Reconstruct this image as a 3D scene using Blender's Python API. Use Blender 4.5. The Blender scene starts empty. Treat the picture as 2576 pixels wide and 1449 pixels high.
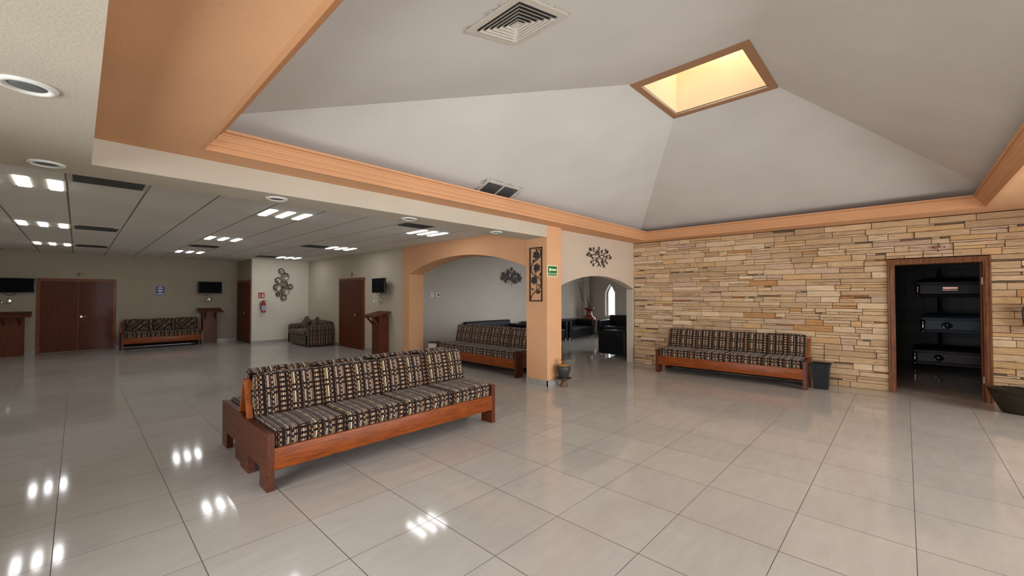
import bpy, math, random
from mathutils import Vector, Matrix
from mathutils.geometry import tessellate_polygon
random.seed(7)
S = bpy.context.scene
COL = S.collection
PI = math.pi

# ------------------------------------------------------------------ camera
F_PX, YAW, PIT, ROLL, EYE = 1039.12, 0.76006665, 0.016872824, -0.0013978, 1.538
fw = Vector((math.cos(YAW)*math.cos(PIT), math.sin(YAW)*math.cos(PIT), math.sin(PIT)))
rt = Vector((math.sin(YAW), -math.cos(YAW), 0)); up = rt.cross(fw)
c_, s_ = math.cos(ROLL), math.sin(ROLL)
rt, up = c_*rt + s_*up, -s_*rt + c_*up
cam = bpy.data.cameras.new('camera'); cam.sensor_fit = 'HORIZONTAL'; cam.sensor_width = 36.0
cam.lens = 36.0*F_PX/2576.0; cam.clip_start = 0.02; cam.clip_end = 200
co = bpy.data.objects.new('camera', cam); COL.objects.link(co)
M = Matrix((rt, up, -fw)).transposed().to_4x4(); M.translation = (0, 0, EYE)
co.matrix_world = M
S.camera = co

# ------------------------------------------------------------------ view, sky, daylight
S.view_settings.view_transform = 'Standard'
S.view_settings.look = 'None'
S.view_settings.gamma = 1.0
S.view_settings.use_curve_mapping = False
S.view_settings.exposure = 0.0
W = bpy.data.worlds.new('sky'); S.world = W; W.use_nodes = True
bg = W.node_tree.nodes['Background']
bg.inputs['Color'].default_value = (0.915, 0.955, 0.975, 1); bg.inputs['Strength'].default_value = 10.8

def portal(name, loc, rot, sx, sy):
    l = bpy.data.lights.new(name, 'AREA'); l.shape = 'RECTANGLE'; l.size = sx; l.size_y = sy
    l.cycles.is_portal = True
    o = bpy.data.objects.new(name, l); COL.objects.link(o); o.location = loc; o.rotation_euler = rot
# glazed front of the hall (behind and right of the camera) and the pointed window; the others serve added unseen glazing
portal('daylight_front', (4.4, -3.75, 1.3), (PI/2, 0, 0), 7.4, 2.5)
portal('daylight_side', (-1.98, 1.45, 1.3), (0, -PI/2, 0), 2.4, 3.9)
portal('daylight_lounge', (11.7, 4.44, 1.5), (PI/2, 0, 0), 4.6, 1.9)
portal('daylight_window', (14.55, 8.32, 1.32), (0, PI/2, 0), 1.6, 0.5)
portal('daylight_window', (14.55, 6.2, 1.32), (0, PI/2, 0), 1.6, 0.5)

S.cycles.max_bounces = 10; S.cycles.diffuse_bounces = 6; S.cycles.glossy_bounces = 4
S.cycles.transparent_max_bounces = 8
S.cycles.sample_clamp_indirect = 6.0
S.cycles.caustics_reflective = False; S.cycles.caustics_refractive = False
S.cycles.use_denoising = True
S.cycles.use_adaptive_sampling = True

# ------------------------------------------------------------------ materials
def srgb(r, g, b):
    f = lambda c: (c/255/12.92) if c <= 10 else (((c/255)+0.055)/1.055)**2.4
    return (f(r), f(g), f(b), 1)

class NT:
    def __init__(s, name):
        s.m = bpy.data.materials.new(name); s.m.use_nodes = True
        s.t = s.m.node_tree; s.b = s.t.nodes['Principled BSDF']
    def n(s, typ, **kw):
        nd = s.t.nodes.new(typ)
        for k, v in kw.items(): setattr(nd, k, v)
        return nd
    def l(s, a, b): s.t.links.new(a, b)
    def obj(s, scale=(1, 1, 1), out='Object'):
        tc = s.n('ShaderNodeTexCoord'); mp = s.n('ShaderNodeMapping')
        mp.inputs['Scale'].default_value = scale
        s.l(tc.outputs[out], mp.inputs['Vector']); return mp.outputs['Vector']
    def noise(s, vec, scale, detail=3, rough=0.5):
        n = s.n('ShaderNodeTexNoise'); n.inputs['Scale'].default_value = scale
        n.inputs['Detail'].default_value = detail; n.inputs['Roughness'].default_value = rough
        s.l(vec, n.inputs['Vector']); return n.outputs['Fac']
    def ramp(s, fac, stops, interp='LINEAR'):
        r = s.n('ShaderNodeValToRGB'); cr = r.color_ramp; cr.interpolation = interp
        cr.elements[0].position = stops[0][0]; cr.elements[0].color = stops[0][1]
        cr.elements[1].position = stops[-1][0]; cr.elements[1].color = stops[-1][1]
        for p, c in stops[1:-1]:
            e = cr.elements.new(p); e.color = c
        s.l(fac, r.inputs['Fac']); return r.outputs['Color']
    def math(s, op, a, b=0.0, c=None):
        m = s.n('ShaderNodeMath', operation=op)
        for i, v in enumerate((a, b) if c is None else (a, b, c)):
            if isinstance(v, (int, float)): m.inputs[i].default_value = v
            else: s.l(v, m.inputs[i])
        return m.outputs[0]
    def mix(s, fac, a, b, mode='MIX'):
        m = s.n('ShaderNodeMix', data_type='RGBA', blend_type=mode)
        if isinstance(fac, (int, float)): m.inputs[0].default_value = fac
        else: s.l(fac, m.inputs[0])
        for i, v in ((6, a), (7, b)):
            if isinstance(v, tuple): m.inputs[i].default_value = v
            else: s.l(v, m.inputs[i])
        return m.outputs[2]
    def bump(s, h, dist=0.002, strength=1.0):
        b = s.n('ShaderNodeBump'); b.inputs['Distance'].default_value = dist; b.inputs['Strength'].default_value = strength
        s.l(h, b.inputs['Height']); s.l(b.outputs['Normal'], s.b.inputs['Normal'])
    def set(s, color=None, rough=None, spec=None, metal=None, coat=None):
        if color is not None:
            if isinstance(color, tuple): s.b.inputs['Base Color'].default_value = color
            else: s.l(color, s.b.inputs['Base Color'])
        if rough is not None:
            if isinstance(rough, (int, float)): s.b.inputs['Roughness'].default_value = rough
            else: s.l(rough, s.b.inputs['Roughness'])
        if spec is not None: s.b.inputs['Specular IOR Level'].default_value = spec
        if metal is not None: s.b.inputs['Metallic'].default_value = metal
        if coat is not None: s.b.inputs['Coat Weight'].default_value = coat; s.b.inputs['Coat Roughness'].default_value = 0.08
        return s.m

def plain(name, col, rough=0.5, metal=0.0, spec=0.5, coat=0.0, nscale=40, var=0.06):
    t = NT(name); v = t.obj(); f = t.noise(v, nscale, 2)
    dark = tuple(c*(1-var) for c in col[:3]) + (1,); lite = tuple(min(1, c*(1+var)) for c in col[:3]) + (1,)
    return t.set(t.ramp(f, [(0.3, dark), (0.7, lite)]), rough, spec, metal, coat)

def stucco(name, col, bumpd=0.0025, nscale=55, rough=0.75):
    t = NT(name); v = t.obj(); f = t.noise(v, nscale, 4, 0.6); g = t.noise(v, 1.3, 3)
    a = tuple(c*0.95 for c in col[:3]) + (1,); b = tuple(min(1, c*1.04) for c in col[:3]) + (1,)
    t.bump(f, bumpd); return t.set(t.ramp(g, [(0.3, a), (0.7, b)]), rough, 0.25)

def wood(name, c1, c2, axis='x', rough=0.42, scale=1.0, coat=0.05):
    t = NT(name)
    sc = {'x': (1.4, 16, 16), 'y': (16, 1.0, 20), 'z': (14, 14, 1.2)}[axis]
    v = t.obj(tuple(k*scale for k in sc)); f = t.noise(v, 3.0, 6, 0.65); g = t.noise(v, 11.0, 3, 0.6)
    h = t.math('MULTIPLY_ADD', g, 0.35, t.math('MULTIPLY', f, 0.65))
    t.bump(h, 0.0006)
    return t.set(t.ramp(h, [(0.36, c1), (0.62, c2)]), rough, 0.3, 0, coat)

MAT = {}
MAT['vault'] = stucco('vault_plaster', (0.70, 0.665, 0.62, 1), 0.003, 40)
MAT['beige'] = stucco('beige_plaster', (0.56, 0.49, 0.39, 1))
MAT['beige_lit'] = stucco('beige_plaster_lit', (0.74, 0.69, 0.59, 1))  # lighter beige; the lamp glow on the alcove wall is in the colour
MAT['peach'] = stucco('peach_beige_plaster', (0.61, 0.49, 0.38, 1))
MAT['beige_dim'] = stucco('beige_plaster_dim', (0.38, 0.325, 0.245, 1))  # darker beige; the dimness of the far end is in the colour
MAT['gray'] = stucco('grey_plaster', (0.565, 0.51, 0.445, 1))
MAT['orange'] = stucco('orange_plaster', (0.71, 0.385, 0.205, 1), 0.003, 70)
MAT['cornice'] = stucco('cornice_plaster', (0.66, 0.335, 0.165, 1), 0.0015, 90, 0.6)
MAT['skyframe'] = stucco('skylight_surround', (0.36, 0.19, 0.10, 1), 0.002, 60)
MAT['shaft'] = stucco('skylight_shaft_paint', (0.86, 0.75, 0.56, 1), 0.002, 60)
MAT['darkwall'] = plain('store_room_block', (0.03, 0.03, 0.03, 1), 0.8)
MAT['wood'] = wood('honey_oak', srgb(94, 40, 8), srgb(154, 76, 22), 'x')
MAT['wood_y'] = wood('red_brown_oak', srgb(44, 18, 8), srgb(108, 50, 24), 'y')
MAT['wood_z'] = wood('honey_oak_upright', srgb(118, 56, 18), srgb(178, 94, 40), 'z')
MAT['door'] = wood('door_veneer', srgb(72, 30, 10), srgb(100, 44, 18), 'z', 0.6)
MAT['door_frame'] = wood('door_frame_wood', srgb(104, 56, 26), srgb(140, 78, 40), 'z', 0.55)
MAT['trimwood'] = wood('casing_wood', srgb(80, 42, 20), srgb(140, 86, 50), 'z', 0.6)
MAT['lectern'] = wood('lectern_wood', srgb(72, 30, 10), srgb(112, 54, 22), 'z', 0.55)
MAT['shade_board'] = plain('painted_shade_black', (0.02, 0.014, 0.012, 1), 0.8, spec=0.1)  # near-black colour stands for the shade under the benches
MAT['black'] = plain('black_plastic', (0.012, 0.012, 0.013, 1), 0.35)
MAT['screen'] = plain('black_screen', (0.006, 0.006, 0.008, 1), 0.5, spec=0.03)
MAT['leather'] = plain('black_leather', (0.007, 0.007, 0.009, 1), 0.38, spec=0.28, nscale=120)
MAT['rack'] = plain('matt_black_steel', (0.008, 0.008, 0.008, 1), 0.8, spec=0.1)
MAT['bin'] = plain('charcoal_plastic', (0.014, 0.016, 0.018, 1), 0.5, spec=0.25)
MAT['chrome'] = plain('chrome', (0.80, 0.79, 0.77, 1), 0.22, 1.0)
MAT['brass'] = plain('old_gold_metal', (0.55, 0.40, 0.20, 1), 0.3, 1.0)
MAT['copper'] = plain('copper_metal', (0.75, 0.42, 0.32, 1), 0.3, 1.0)
MAT['iron'] = plain('dark_iron', (0.035, 0.022, 0.018, 1), 0.5, 0.3)
MAT['bronze'] = plain('bronze_leaf', (0.075, 0.045, 0.032, 1), 0.42, 0.4)
MAT['flower'] = plain('blue_grey_metal', (0.055, 0.053, 0.056, 1), 0.45, 0.3)
MAT['white'] = plain('white_enamel', (0.78, 0.76, 0.71, 1), 0.45)
MAT['cream'] = plain('cream_metal', (0.58, 0.52, 0.44, 1), 0.5)
MAT['ventdark'] = plain('sooty_metal', (0.045, 0.04, 0.037, 1), 0.7)
MAT['grille'] = plain('speaker_grille', (0.14, 0.145, 0.14, 1), 0.6, nscale=300, var=0.4)
MAT['red'] = plain('extinguisher_red', (0.36, 0.015, 0.015, 1), 0.3, coat=0.5)
MAT['signred'] = plain('sign_red', (0.50, 0.02, 0.02, 1), 0.45)
MAT['label'] = plain('printed_label', (0.60, 0.62, 0.66, 1), 0.5)
MAT['signgreen'] = plain('sign_green', (0.012, 0.16, 0.035, 1), 0.45)
MAT['signcream'] = plain('sign_cream', (0.82, 0.80, 0.55, 1), 0.5)
MAT['signblue'] = plain('sign_blue', (0.03, 0.05, 0.22, 1), 0.45)
MAT['signwhite'] = plain('sign_white', (0.72, 0.74, 0.78, 1), 0.5)
MAT['base'] = plain('skirting_tile', (0.36, 0.345, 0.32, 1), 0.25, nscale=15, var=0.12)
MAT['casket_dark'] = plain('dark_brown_lacquer', (0.012, 0.007, 0.006, 1), 0.35, spec=0.25)
MAT['casket_blue'] = plain('slate_blue_lacquer', (0.05, 0.065, 0.10, 1), 0.35, spec=0.3)
MAT['casket_red'] = plain('maroon_lacquer', (0.022, 0.008, 0.007, 1), 0.35, spec=0.25)
MAT['clay_dark'] = plain('dark_glaze', (0.03, 0.03, 0.03, 1), 0.5, nscale=25, var=0.4)
MAT['clay_ochre'] = plain('ochre_glaze', (0.36, 0.19, 0.055, 1), 0.45, nscale=30, var=0.3)
MAT['clay_brown'] = plain('brown_clay', (0.12, 0.06, 0.028, 1), 0.5, nscale=30, var=0.4)
MAT['vase_red'] = plain('oxblood_glaze', (0.17, 0.025, 0.018, 1), 0.12, coat=0.6)
MAT['twig'] = plain('dry_twig', (0.11, 0.065, 0.04, 1), 0.8)
MAT['silver'] = plain('silvered_glass', (0.62, 0.58, 0.50, 1), 0.35, 0.5)
MAT['amber'] = plain('amber_disc', (0.33, 0.22, 0.10, 1), 0.35, 0.4)

def emis(name, col, st):
    t = NT(name); t.set((0.8, 0.8, 0.8, 1), 0.5)
    t.b.inputs['Emission Color'].default_value = col; t.b.inputs['Emission Strength'].default_value = st
    return t.m
MAT['led'] = emis('led_tube', (0.95, 0.96, 0.97, 1), 17.5)
MAT['skylite'] = emis('skylight_diffuser', (1.0, 0.88, 0.68, 1), 0.5)
MAT['bulb'] = emis('warm_bulb', (1.0, 0.77, 0.54, 1), 68.0)

def mk_floor():
    t = NT('polished_porcelain'); T = 0.6
    tc = t.n('ShaderNodeTexCoord'); sp = t.n('ShaderNodeSeparateXYZ'); t.l(tc.outputs['Object'], sp.inputs[0])
    # joints of the 60 cm grid
    gx = t.math('ABSOLUTE', t.math('SUBTRACT', t.math('FRACT', t.math('DIVIDE', t.math('ADD', sp.outputs[0], 600.0-2.31377+0.3), T)), 0.5))
    gy = t.math('ABSOLUTE', t.math('SUBTRACT', t.math('FRACT', t.math('DIVIDE', t.math('ADD', sp.outputs[1], 600.0-1.76828+0.3), T)), 0.5))
    # distance to joint line centre in metres (joint sits where FRACT = .5)
    jx = t.math('LESS_THAN', gx, 0.0042); jy = t.math('LESS_THAN', gy, 0.0034)
    j = t.math('MAXIMUM', jx, jy)
    v = t.obj((1, 1, 1)); n1 = t.noise(v, 1.6, 4, 0.6); vs = t.obj((1.2, 5, 1)); n2 = t.noise(vs, 2.4, 5, 0.65); n3 = t.noise(v, 240, 2)
    # every tile slightly different
    cx = t.math('FLOOR', t.math('DIVIDE', t.math('ADD', sp.outputs[0], 600.0-2.31377+0.6), T)); cy = t.math('FLOOR', t.math('DIVIDE', t.math('ADD', sp.outputs[1], 600.0-1.76828+0.6), T))
    cb = t.n('ShaderNodeCombineXYZ'); t.l(cx, cb.inputs[0]); t.l(cy, cb.inputs[1])
    wn = t.n('ShaderNodeTexWhiteNoise'); t.l(cb.outputs[0], wn.inputs['Vector'])
    f = t.math('ADD', t.math('MULTIPLY', n1, 0.35), t.math('ADD', t.math('MULTIPLY', n2, 0.45), t.math('MULTIPLY', wn.outputs['Value'], 0.12)))
    f = t.math('ADD', f, t.math('MULTIPLY', n3, 0.12))
    base = t.ramp(f, [(0.34, (0.46, 0.435, 0.40, 1)), (0.72, (0.58, 0.55, 0.51, 1))])
    col = t.mix(j, base, (0.11, 0.085, 0.07, 1))
    rg = t.math('ADD', t.math('MULTIPLY', n1, 0.05), t.math('MULTIPLY_ADD', j, 0.4, 0.055))
    t.set(col, rg, 0.5); t.b.inputs['IOR'].default_value = 1.5
    return t.m
MAT['floor'] = mk_floor()

def mk_tileceil():
    t = NT('lay_in_ceiling'); T = 0.61
    tc = t.n('ShaderNodeTexCoord'); sp = t.n('ShaderNodeSeparateXYZ'); t.l(tc.outputs['Object'], sp.inputs[0])
    gx = t.math('ABSOLUTE', t.math('SUBTRACT', t.math('FRACT', t.math('DIVIDE', t.math('ADD', sp.outputs[0], 610.0+0.09+0.305), T)), 0.5))
    gy = t.math('ABSOLUTE', t.math('SUBTRACT', t.math('FRACT', t.math('DIVIDE', t.math('ADD', sp.outputs[1], 610.0-6.13+0.305), T)), 0.5))
    jx = t.math('LESS_THAN', gx, 0.016); jy = t.math('LESS_THAN', gy, 0.010)
    n = t.noise(t.obj(), 90, 3, 0.7); n2 = t.noise(t.obj(), 0.9, 2)
    base = t.ramp(n2, [(0.3, (0.70, 0.67, 0.62, 1)), (0.7, (0.77, 0.74, 0.69, 1))])
    lite = t.mix(jy, base, (0.82, 0.79, 0.74, 1))
    col = t.mix(jx, lite, (0.26, 0.225, 0.185, 1))
    t.bump(n, 0.003); return t.set(col, 0.85, 0.2)
MAT['tileceil'] = mk_tileceil()

def mk_fabric(name, rot=0.0, k=1.0, dim=1.0):
    t = NT(name)
    tc = t.n('ShaderNodeTexCoord'); mp = t.n('ShaderNodeMapping'); mp.inputs['Rotation'].default_value = (0, 0, rot)
    t.l(tc.outputs['UV'], mp.inputs['Vector'])
    wob = t.n('ShaderNodeTexNoise'); wob.inputs['Scale'].default_value = 60; t.l(mp.outputs[0], wob.inputs['Vector'])
    wv = t.n('ShaderNodeVectorMath', operation='SCALE'); wv.inputs['Scale'].default_value = 0.006
    t.l(wob.outputs['Color'], wv.inputs[0])
    av = t.n('ShaderNodeVectorMath', operation='ADD'); t.l(mp.outputs[0], av.inputs[0]); t.l(wv.outputs[0], av.inputs[1])
    sp = t.n('ShaderNodeSeparateXYZ'); t.l(av.outputs[0], sp.inputs[0])
    u = t.math('FRACT', t.math('DIVIDE', t.math('ADD', sp.outputs[0], 31.0), 0.307*k))
    OR = srgb(166, 108, 76); TAN = srgb(172, 140, 108); OLV = srgb(142, 122, 84); CR = srgb(214, 200, 170)
    LIL = srgb(172, 156, 142); TP = srgb(170, 142, 116); BG = srgb(30, 19, 17); MR = srgb(50, 28, 28)
    # (start, end, colour, kind)  kind: 0 = short brick, .5 = long bar, 1 = wide brick
    cols = [(0.012, 0.050, OR, 0), (0.080, 0.112, TAN, 0), (0.132, 0.168, OLV, .5), (0.186, 0.228, CR, .5), (0.258, 0.280, OR, 0),
            (0.294, 0.340, TAN, 1), (0.428, 0.448, TAN, 0), (0.466, 0.520, LIL, .5), (0.548, 0.574, OR, 0), (0.594, 0.618, CR, 0),
            (0.640, 0.686, TP, .5), (0.704, 0.724, TAN, .5), (0.802, 0.842, OR, 1), (0.858, 0.894, CR, 1), (0.910, 0.942, TAN, 1)]
    st = [(0.0, BG)]; ks = [(0.0, (0, 0, 0, 1))]
    for a, b, c, kd in cols:
        st += [(a, c), (b, BG)]
    prev = None
    for a, b, c, kd in cols:
        if kd != prev: ks.append((a-0.004, (kd, kd, kd, 1))); prev = kd
    ks.append((1.0, (0, 0, 0, 1)))
    colr = t.ramp(u, st, 'CONSTANT')
    kind = t.ramp(u, ks, 'CONSTANT')
    v = t.math('ADD', sp.outputs[1], 17.0)
    ph = t.math('MULTIPLY', t.math('FLOOR', t.math('MULTIPLY', u, 16.0)), 0.37)
    vs = t.math('FRACT', t.math('ADD', t.math('DIVIDE', v, 0.0431*k), ph))
    ms = t.math('MULTIPLY', t.math('GREATER_THAN', vs, 0.18), t.math('LESS_THAN', vs, 0.70))
    vb = t.math('FRACT', t.math('DIVIDE', v, 0.0431*k))
    mb = t.math('MULTIPLY', t.math('GREATER_THAN', vb, 0.14), t.math('LESS_THAN', vb, 0.68))
    vl = t.math('FRACT', t.math('DIVIDE', v, 0.1724*k))
    ml = t.math('MAXIMUM', t.math('MULTIPLY', t.math('GREATER_THAN', vl, 0.30), t.math('LESS_THAN', vl, 0.93)),
                t.math('MULTIPLY', t.math('GREATER_THAN', vl, 0.05), t.math('LESS_THAN', vl, 0.19)))
    islong = t.math('MULTIPLY', t.math('GREATER_THAN', kind, 0.3), t.math('LESS_THAN', kind, 0.7))
    iswide = t.math('GREATER_THAN', kind, 0.7)
    m1 = t.n('ShaderNodeMix', data_type='FLOAT'); t.l(islong, m1.inputs[0]); t.l(ms, m1.inputs[2]); t.l(ml, m1.inputs[3])
    m2 = t.n('ShaderNodeMix', data_type='FLOAT'); t.l(iswide, m2.inputs[0]); t.l(m1.outputs[0], m2.inputs[2]); t.l(mb, m2.inputs[3])
    cut = t.math('MULTIPLY', t.math('GREATER_THAN', vl, 0.225), t.math('LESS_THAN', vl, 0.275))
    keep = t.math('MULTIPLY', m2.outputs[0], t.math('SUBTRACT', 1.0, cut))
    col = t.mix(keep, BG, colr)
    fz = t.noise(mp.outputs[0], 500, 2); fz2 = t.noise(mp.outputs[0], 30, 2)
    col = t.mix(t.math('MULTIPLY', fz2, 0.28), col, BG)
    if dim != 1.0: col = t.mix(1-dim, col, BG)
    t.bump(t.math('ADD', fz, t.math('MULTIPLY', m2.outputs[0], 0.6)), 0.0012)
    t.b.inputs['Sheen Weight'].default_value = 0.15
    return t.set(col, 0.9, 0.15)
MAT['fabric'] = mk_fabric('block_pattern_upholstery')
MAT['fabric_diag'] = mk_fabric('block_pattern_diagonal', PI/4, 1.0, 0.85)
MAT['fabric_sofa'] = mk_fabric('block_pattern_sofa', 0, 0.75, 0.85)

def mk_stone():
    t = NT('split_face_stone')
    at = t.n('ShaderNodeAttribute', attribute_name='tint')
    v = t.obj((1.0, 1, 5)); n = t.noise(v, 6, 6, 0.7); n2 = t.noise(t.obj((1, 1, 2.5)), 22, 5, 0.7)
    shade = t.ramp(n, [(0.3, (0.84, 0.80, 0.76, 1)), (0.65, (1.12, 1.10, 1.08, 1))])
    c = t.mix(1.0, at.outputs['Color'], shade, 'MULTIPLY')
    # rust and grey staining of the quarried faces
    r = t.noise(t.obj((0.9, 1, 9)), 3.1, 4, 0.6); rm = t.ramp(r, [(0.57, (0, 0, 0, 1)), (0.66, (1, 1, 1, 1))])
    c = t.mix(t.math('MULTIPLY', rm, 0.45), c, srgb(150, 98, 52))
    g = t.noise(t.obj((1.3, 1, 8)), 2.3, 4, 0.6); gm = t.ramp(g, [(0.60, (0, 0, 0, 1)), (0.66, (1, 1, 1, 1))])
    c = t.mix(t.math('MULTIPLY', gm, 0.5), c, srgb(104, 92, 80))
    t.bump(n2, 0.012); return t.set(c, 0.85, 0.25)
MAT['stone'] = mk_stone()
MAT['mortar'] = plain('mortar', srgb(70, 48, 30), 0.9)

def mk_block():
    t = NT('concrete_block_wall')
    b = t.n('ShaderNodeTexBrick'); b.inputs['Scale'].default_value = 1.0
    b.inputs['Brick Width'].default_value = 0.6; b.inputs['Row Height'].default_value = 0.3; b.inputs['Mortar Size'].default_value = 0.006
    b.inputs['Color1'].default_value = (0.10, 0.10, 0.098, 1); b.inputs['Color2'].default_value = (0.13, 0.128, 0.122, 1); b.inputs['Mortar'].default_value = (0.05, 0.05, 0.05, 1)
    tc = t.n('ShaderNodeTexCoord'); sp = t.n('ShaderNodeSeparateXYZ'); cb = t.n('ShaderNodeCombineXYZ')
    t.l(tc.outputs['Object'], sp.inputs[0]); t.l(sp.outputs[1], cb.inputs[0]); t.l(sp.outputs[2], cb.inputs[1]); t.l(cb.outputs[0], b.inputs['Vector'])
    return t.set(b.outputs['Color'], 0.8, 0.2)
MAT['block'] = mk_block()

def mk_wicker():
    t = NT('dark_wicker')
    v = t.obj((1, 1, 1)); w = t.n('ShaderNodeTexWave', wave_type='BANDS', bands_direction='Z'); w.inputs['Scale'].default_value = 22
    w.inputs['Distortion'].default_value = 2.5; w.inputs['Detail Scale'].default_value = 6; t.l(v, w.inputs['Vector'])
    n = t.noise(v, 60, 3)
    c = t.mix(n, (0.010, 0.008, 0.005, 1), (0.07, 0.052, 0.026, 1)); t.bump(t.math('ADD', w.outputs['Fac'], n), 0.006)
    return t.set(c, 0.7, 0.3)
MAT['wicker'] = mk_wicker()

def mk_glass():
    t = NT('window_glass'); out = t.t.nodes['Material Output']
    tr = t.n('ShaderNodeBsdfTransparent'); gl = t.n('ShaderNodeBsdfGlossy'); gl.inputs['Roughness'].default_value = 0.02
    fr = t.n('ShaderNodeFresnel'); fr.inputs['IOR'].default_value = 1.45
    mx = t.n('ShaderNodeMixShader'); t.l(fr.outputs[0], mx.inputs[0]); t.l(tr.outputs[0], mx.inputs[1]); t.l(gl.outputs[0], mx.inputs[2])
    t.l(mx.outputs[0], out.inputs['Surface']); return t.m
MAT['glass'] = mk_glass()

def mk_vaultmat():
    # plaster with sooty dirt collected along the cove and round the vents
    t = NT('vault_plaster_sooty')
    v = t.obj(); f = t.noise(v, 40, 4, 0.6); g = t.noise(v, 1.1, 3); d = t.noise(v, 26, 5, 0.7)
    col = t.ramp(g, [(0.3, (0.60, 0.56, 0.515, 1)), (0.7, (0.66, 0.62, 0.575, 1))])
    sp = t.n('ShaderNodeSeparateXYZ'); tc = t.n('ShaderNodeTexCoord'); t.l(tc.outputs['Object'], sp.inputs[0])
    def spot(cx, cy, sx, sy):
        dx = t.math('MAXIMUM', t.math('SUBTRACT', t.math('ABSOLUTE', t.math('SUBTRACT', sp.outputs[0], cx)), sx), 0.0)
        dy = t.math('MAXIMUM', t.math('SUBTRACT', t.math('ABSOLUTE', t.math('SUBTRACT', sp.outputs[1], cy)), sy), 0.0)
        dist = t.math('SQRT', t.math('ADD', t.math('MULTIPLY', dx, dx), t.math('MULTIPLY', dy, dy)))
        e = t.math('SUBTRACT', 0.07, dist)
        return t.math('MULTIPLY', t.math('MAXIMUM', e, 0.0), 13.0)
    m = t.math('MAXIMUM', spot(1.91, 1.77, 0.20, 0.20), spot(4.0, 4.06, 0.34, 0.12))
    m = t.math('MULTIPLY', m, t.math('GREATER_THAN', d, 0.52))
    col = t.mix(t.math('MINIMUM', t.math('MULTIPLY', m, 0.9), 0.8), col, (0.05, 0.045, 0.04, 1))
    t.bump(f, 0.003); return t.set(col, 0.8, 0.2)
MAT['vault2'] = mk_vaultmat()

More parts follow.
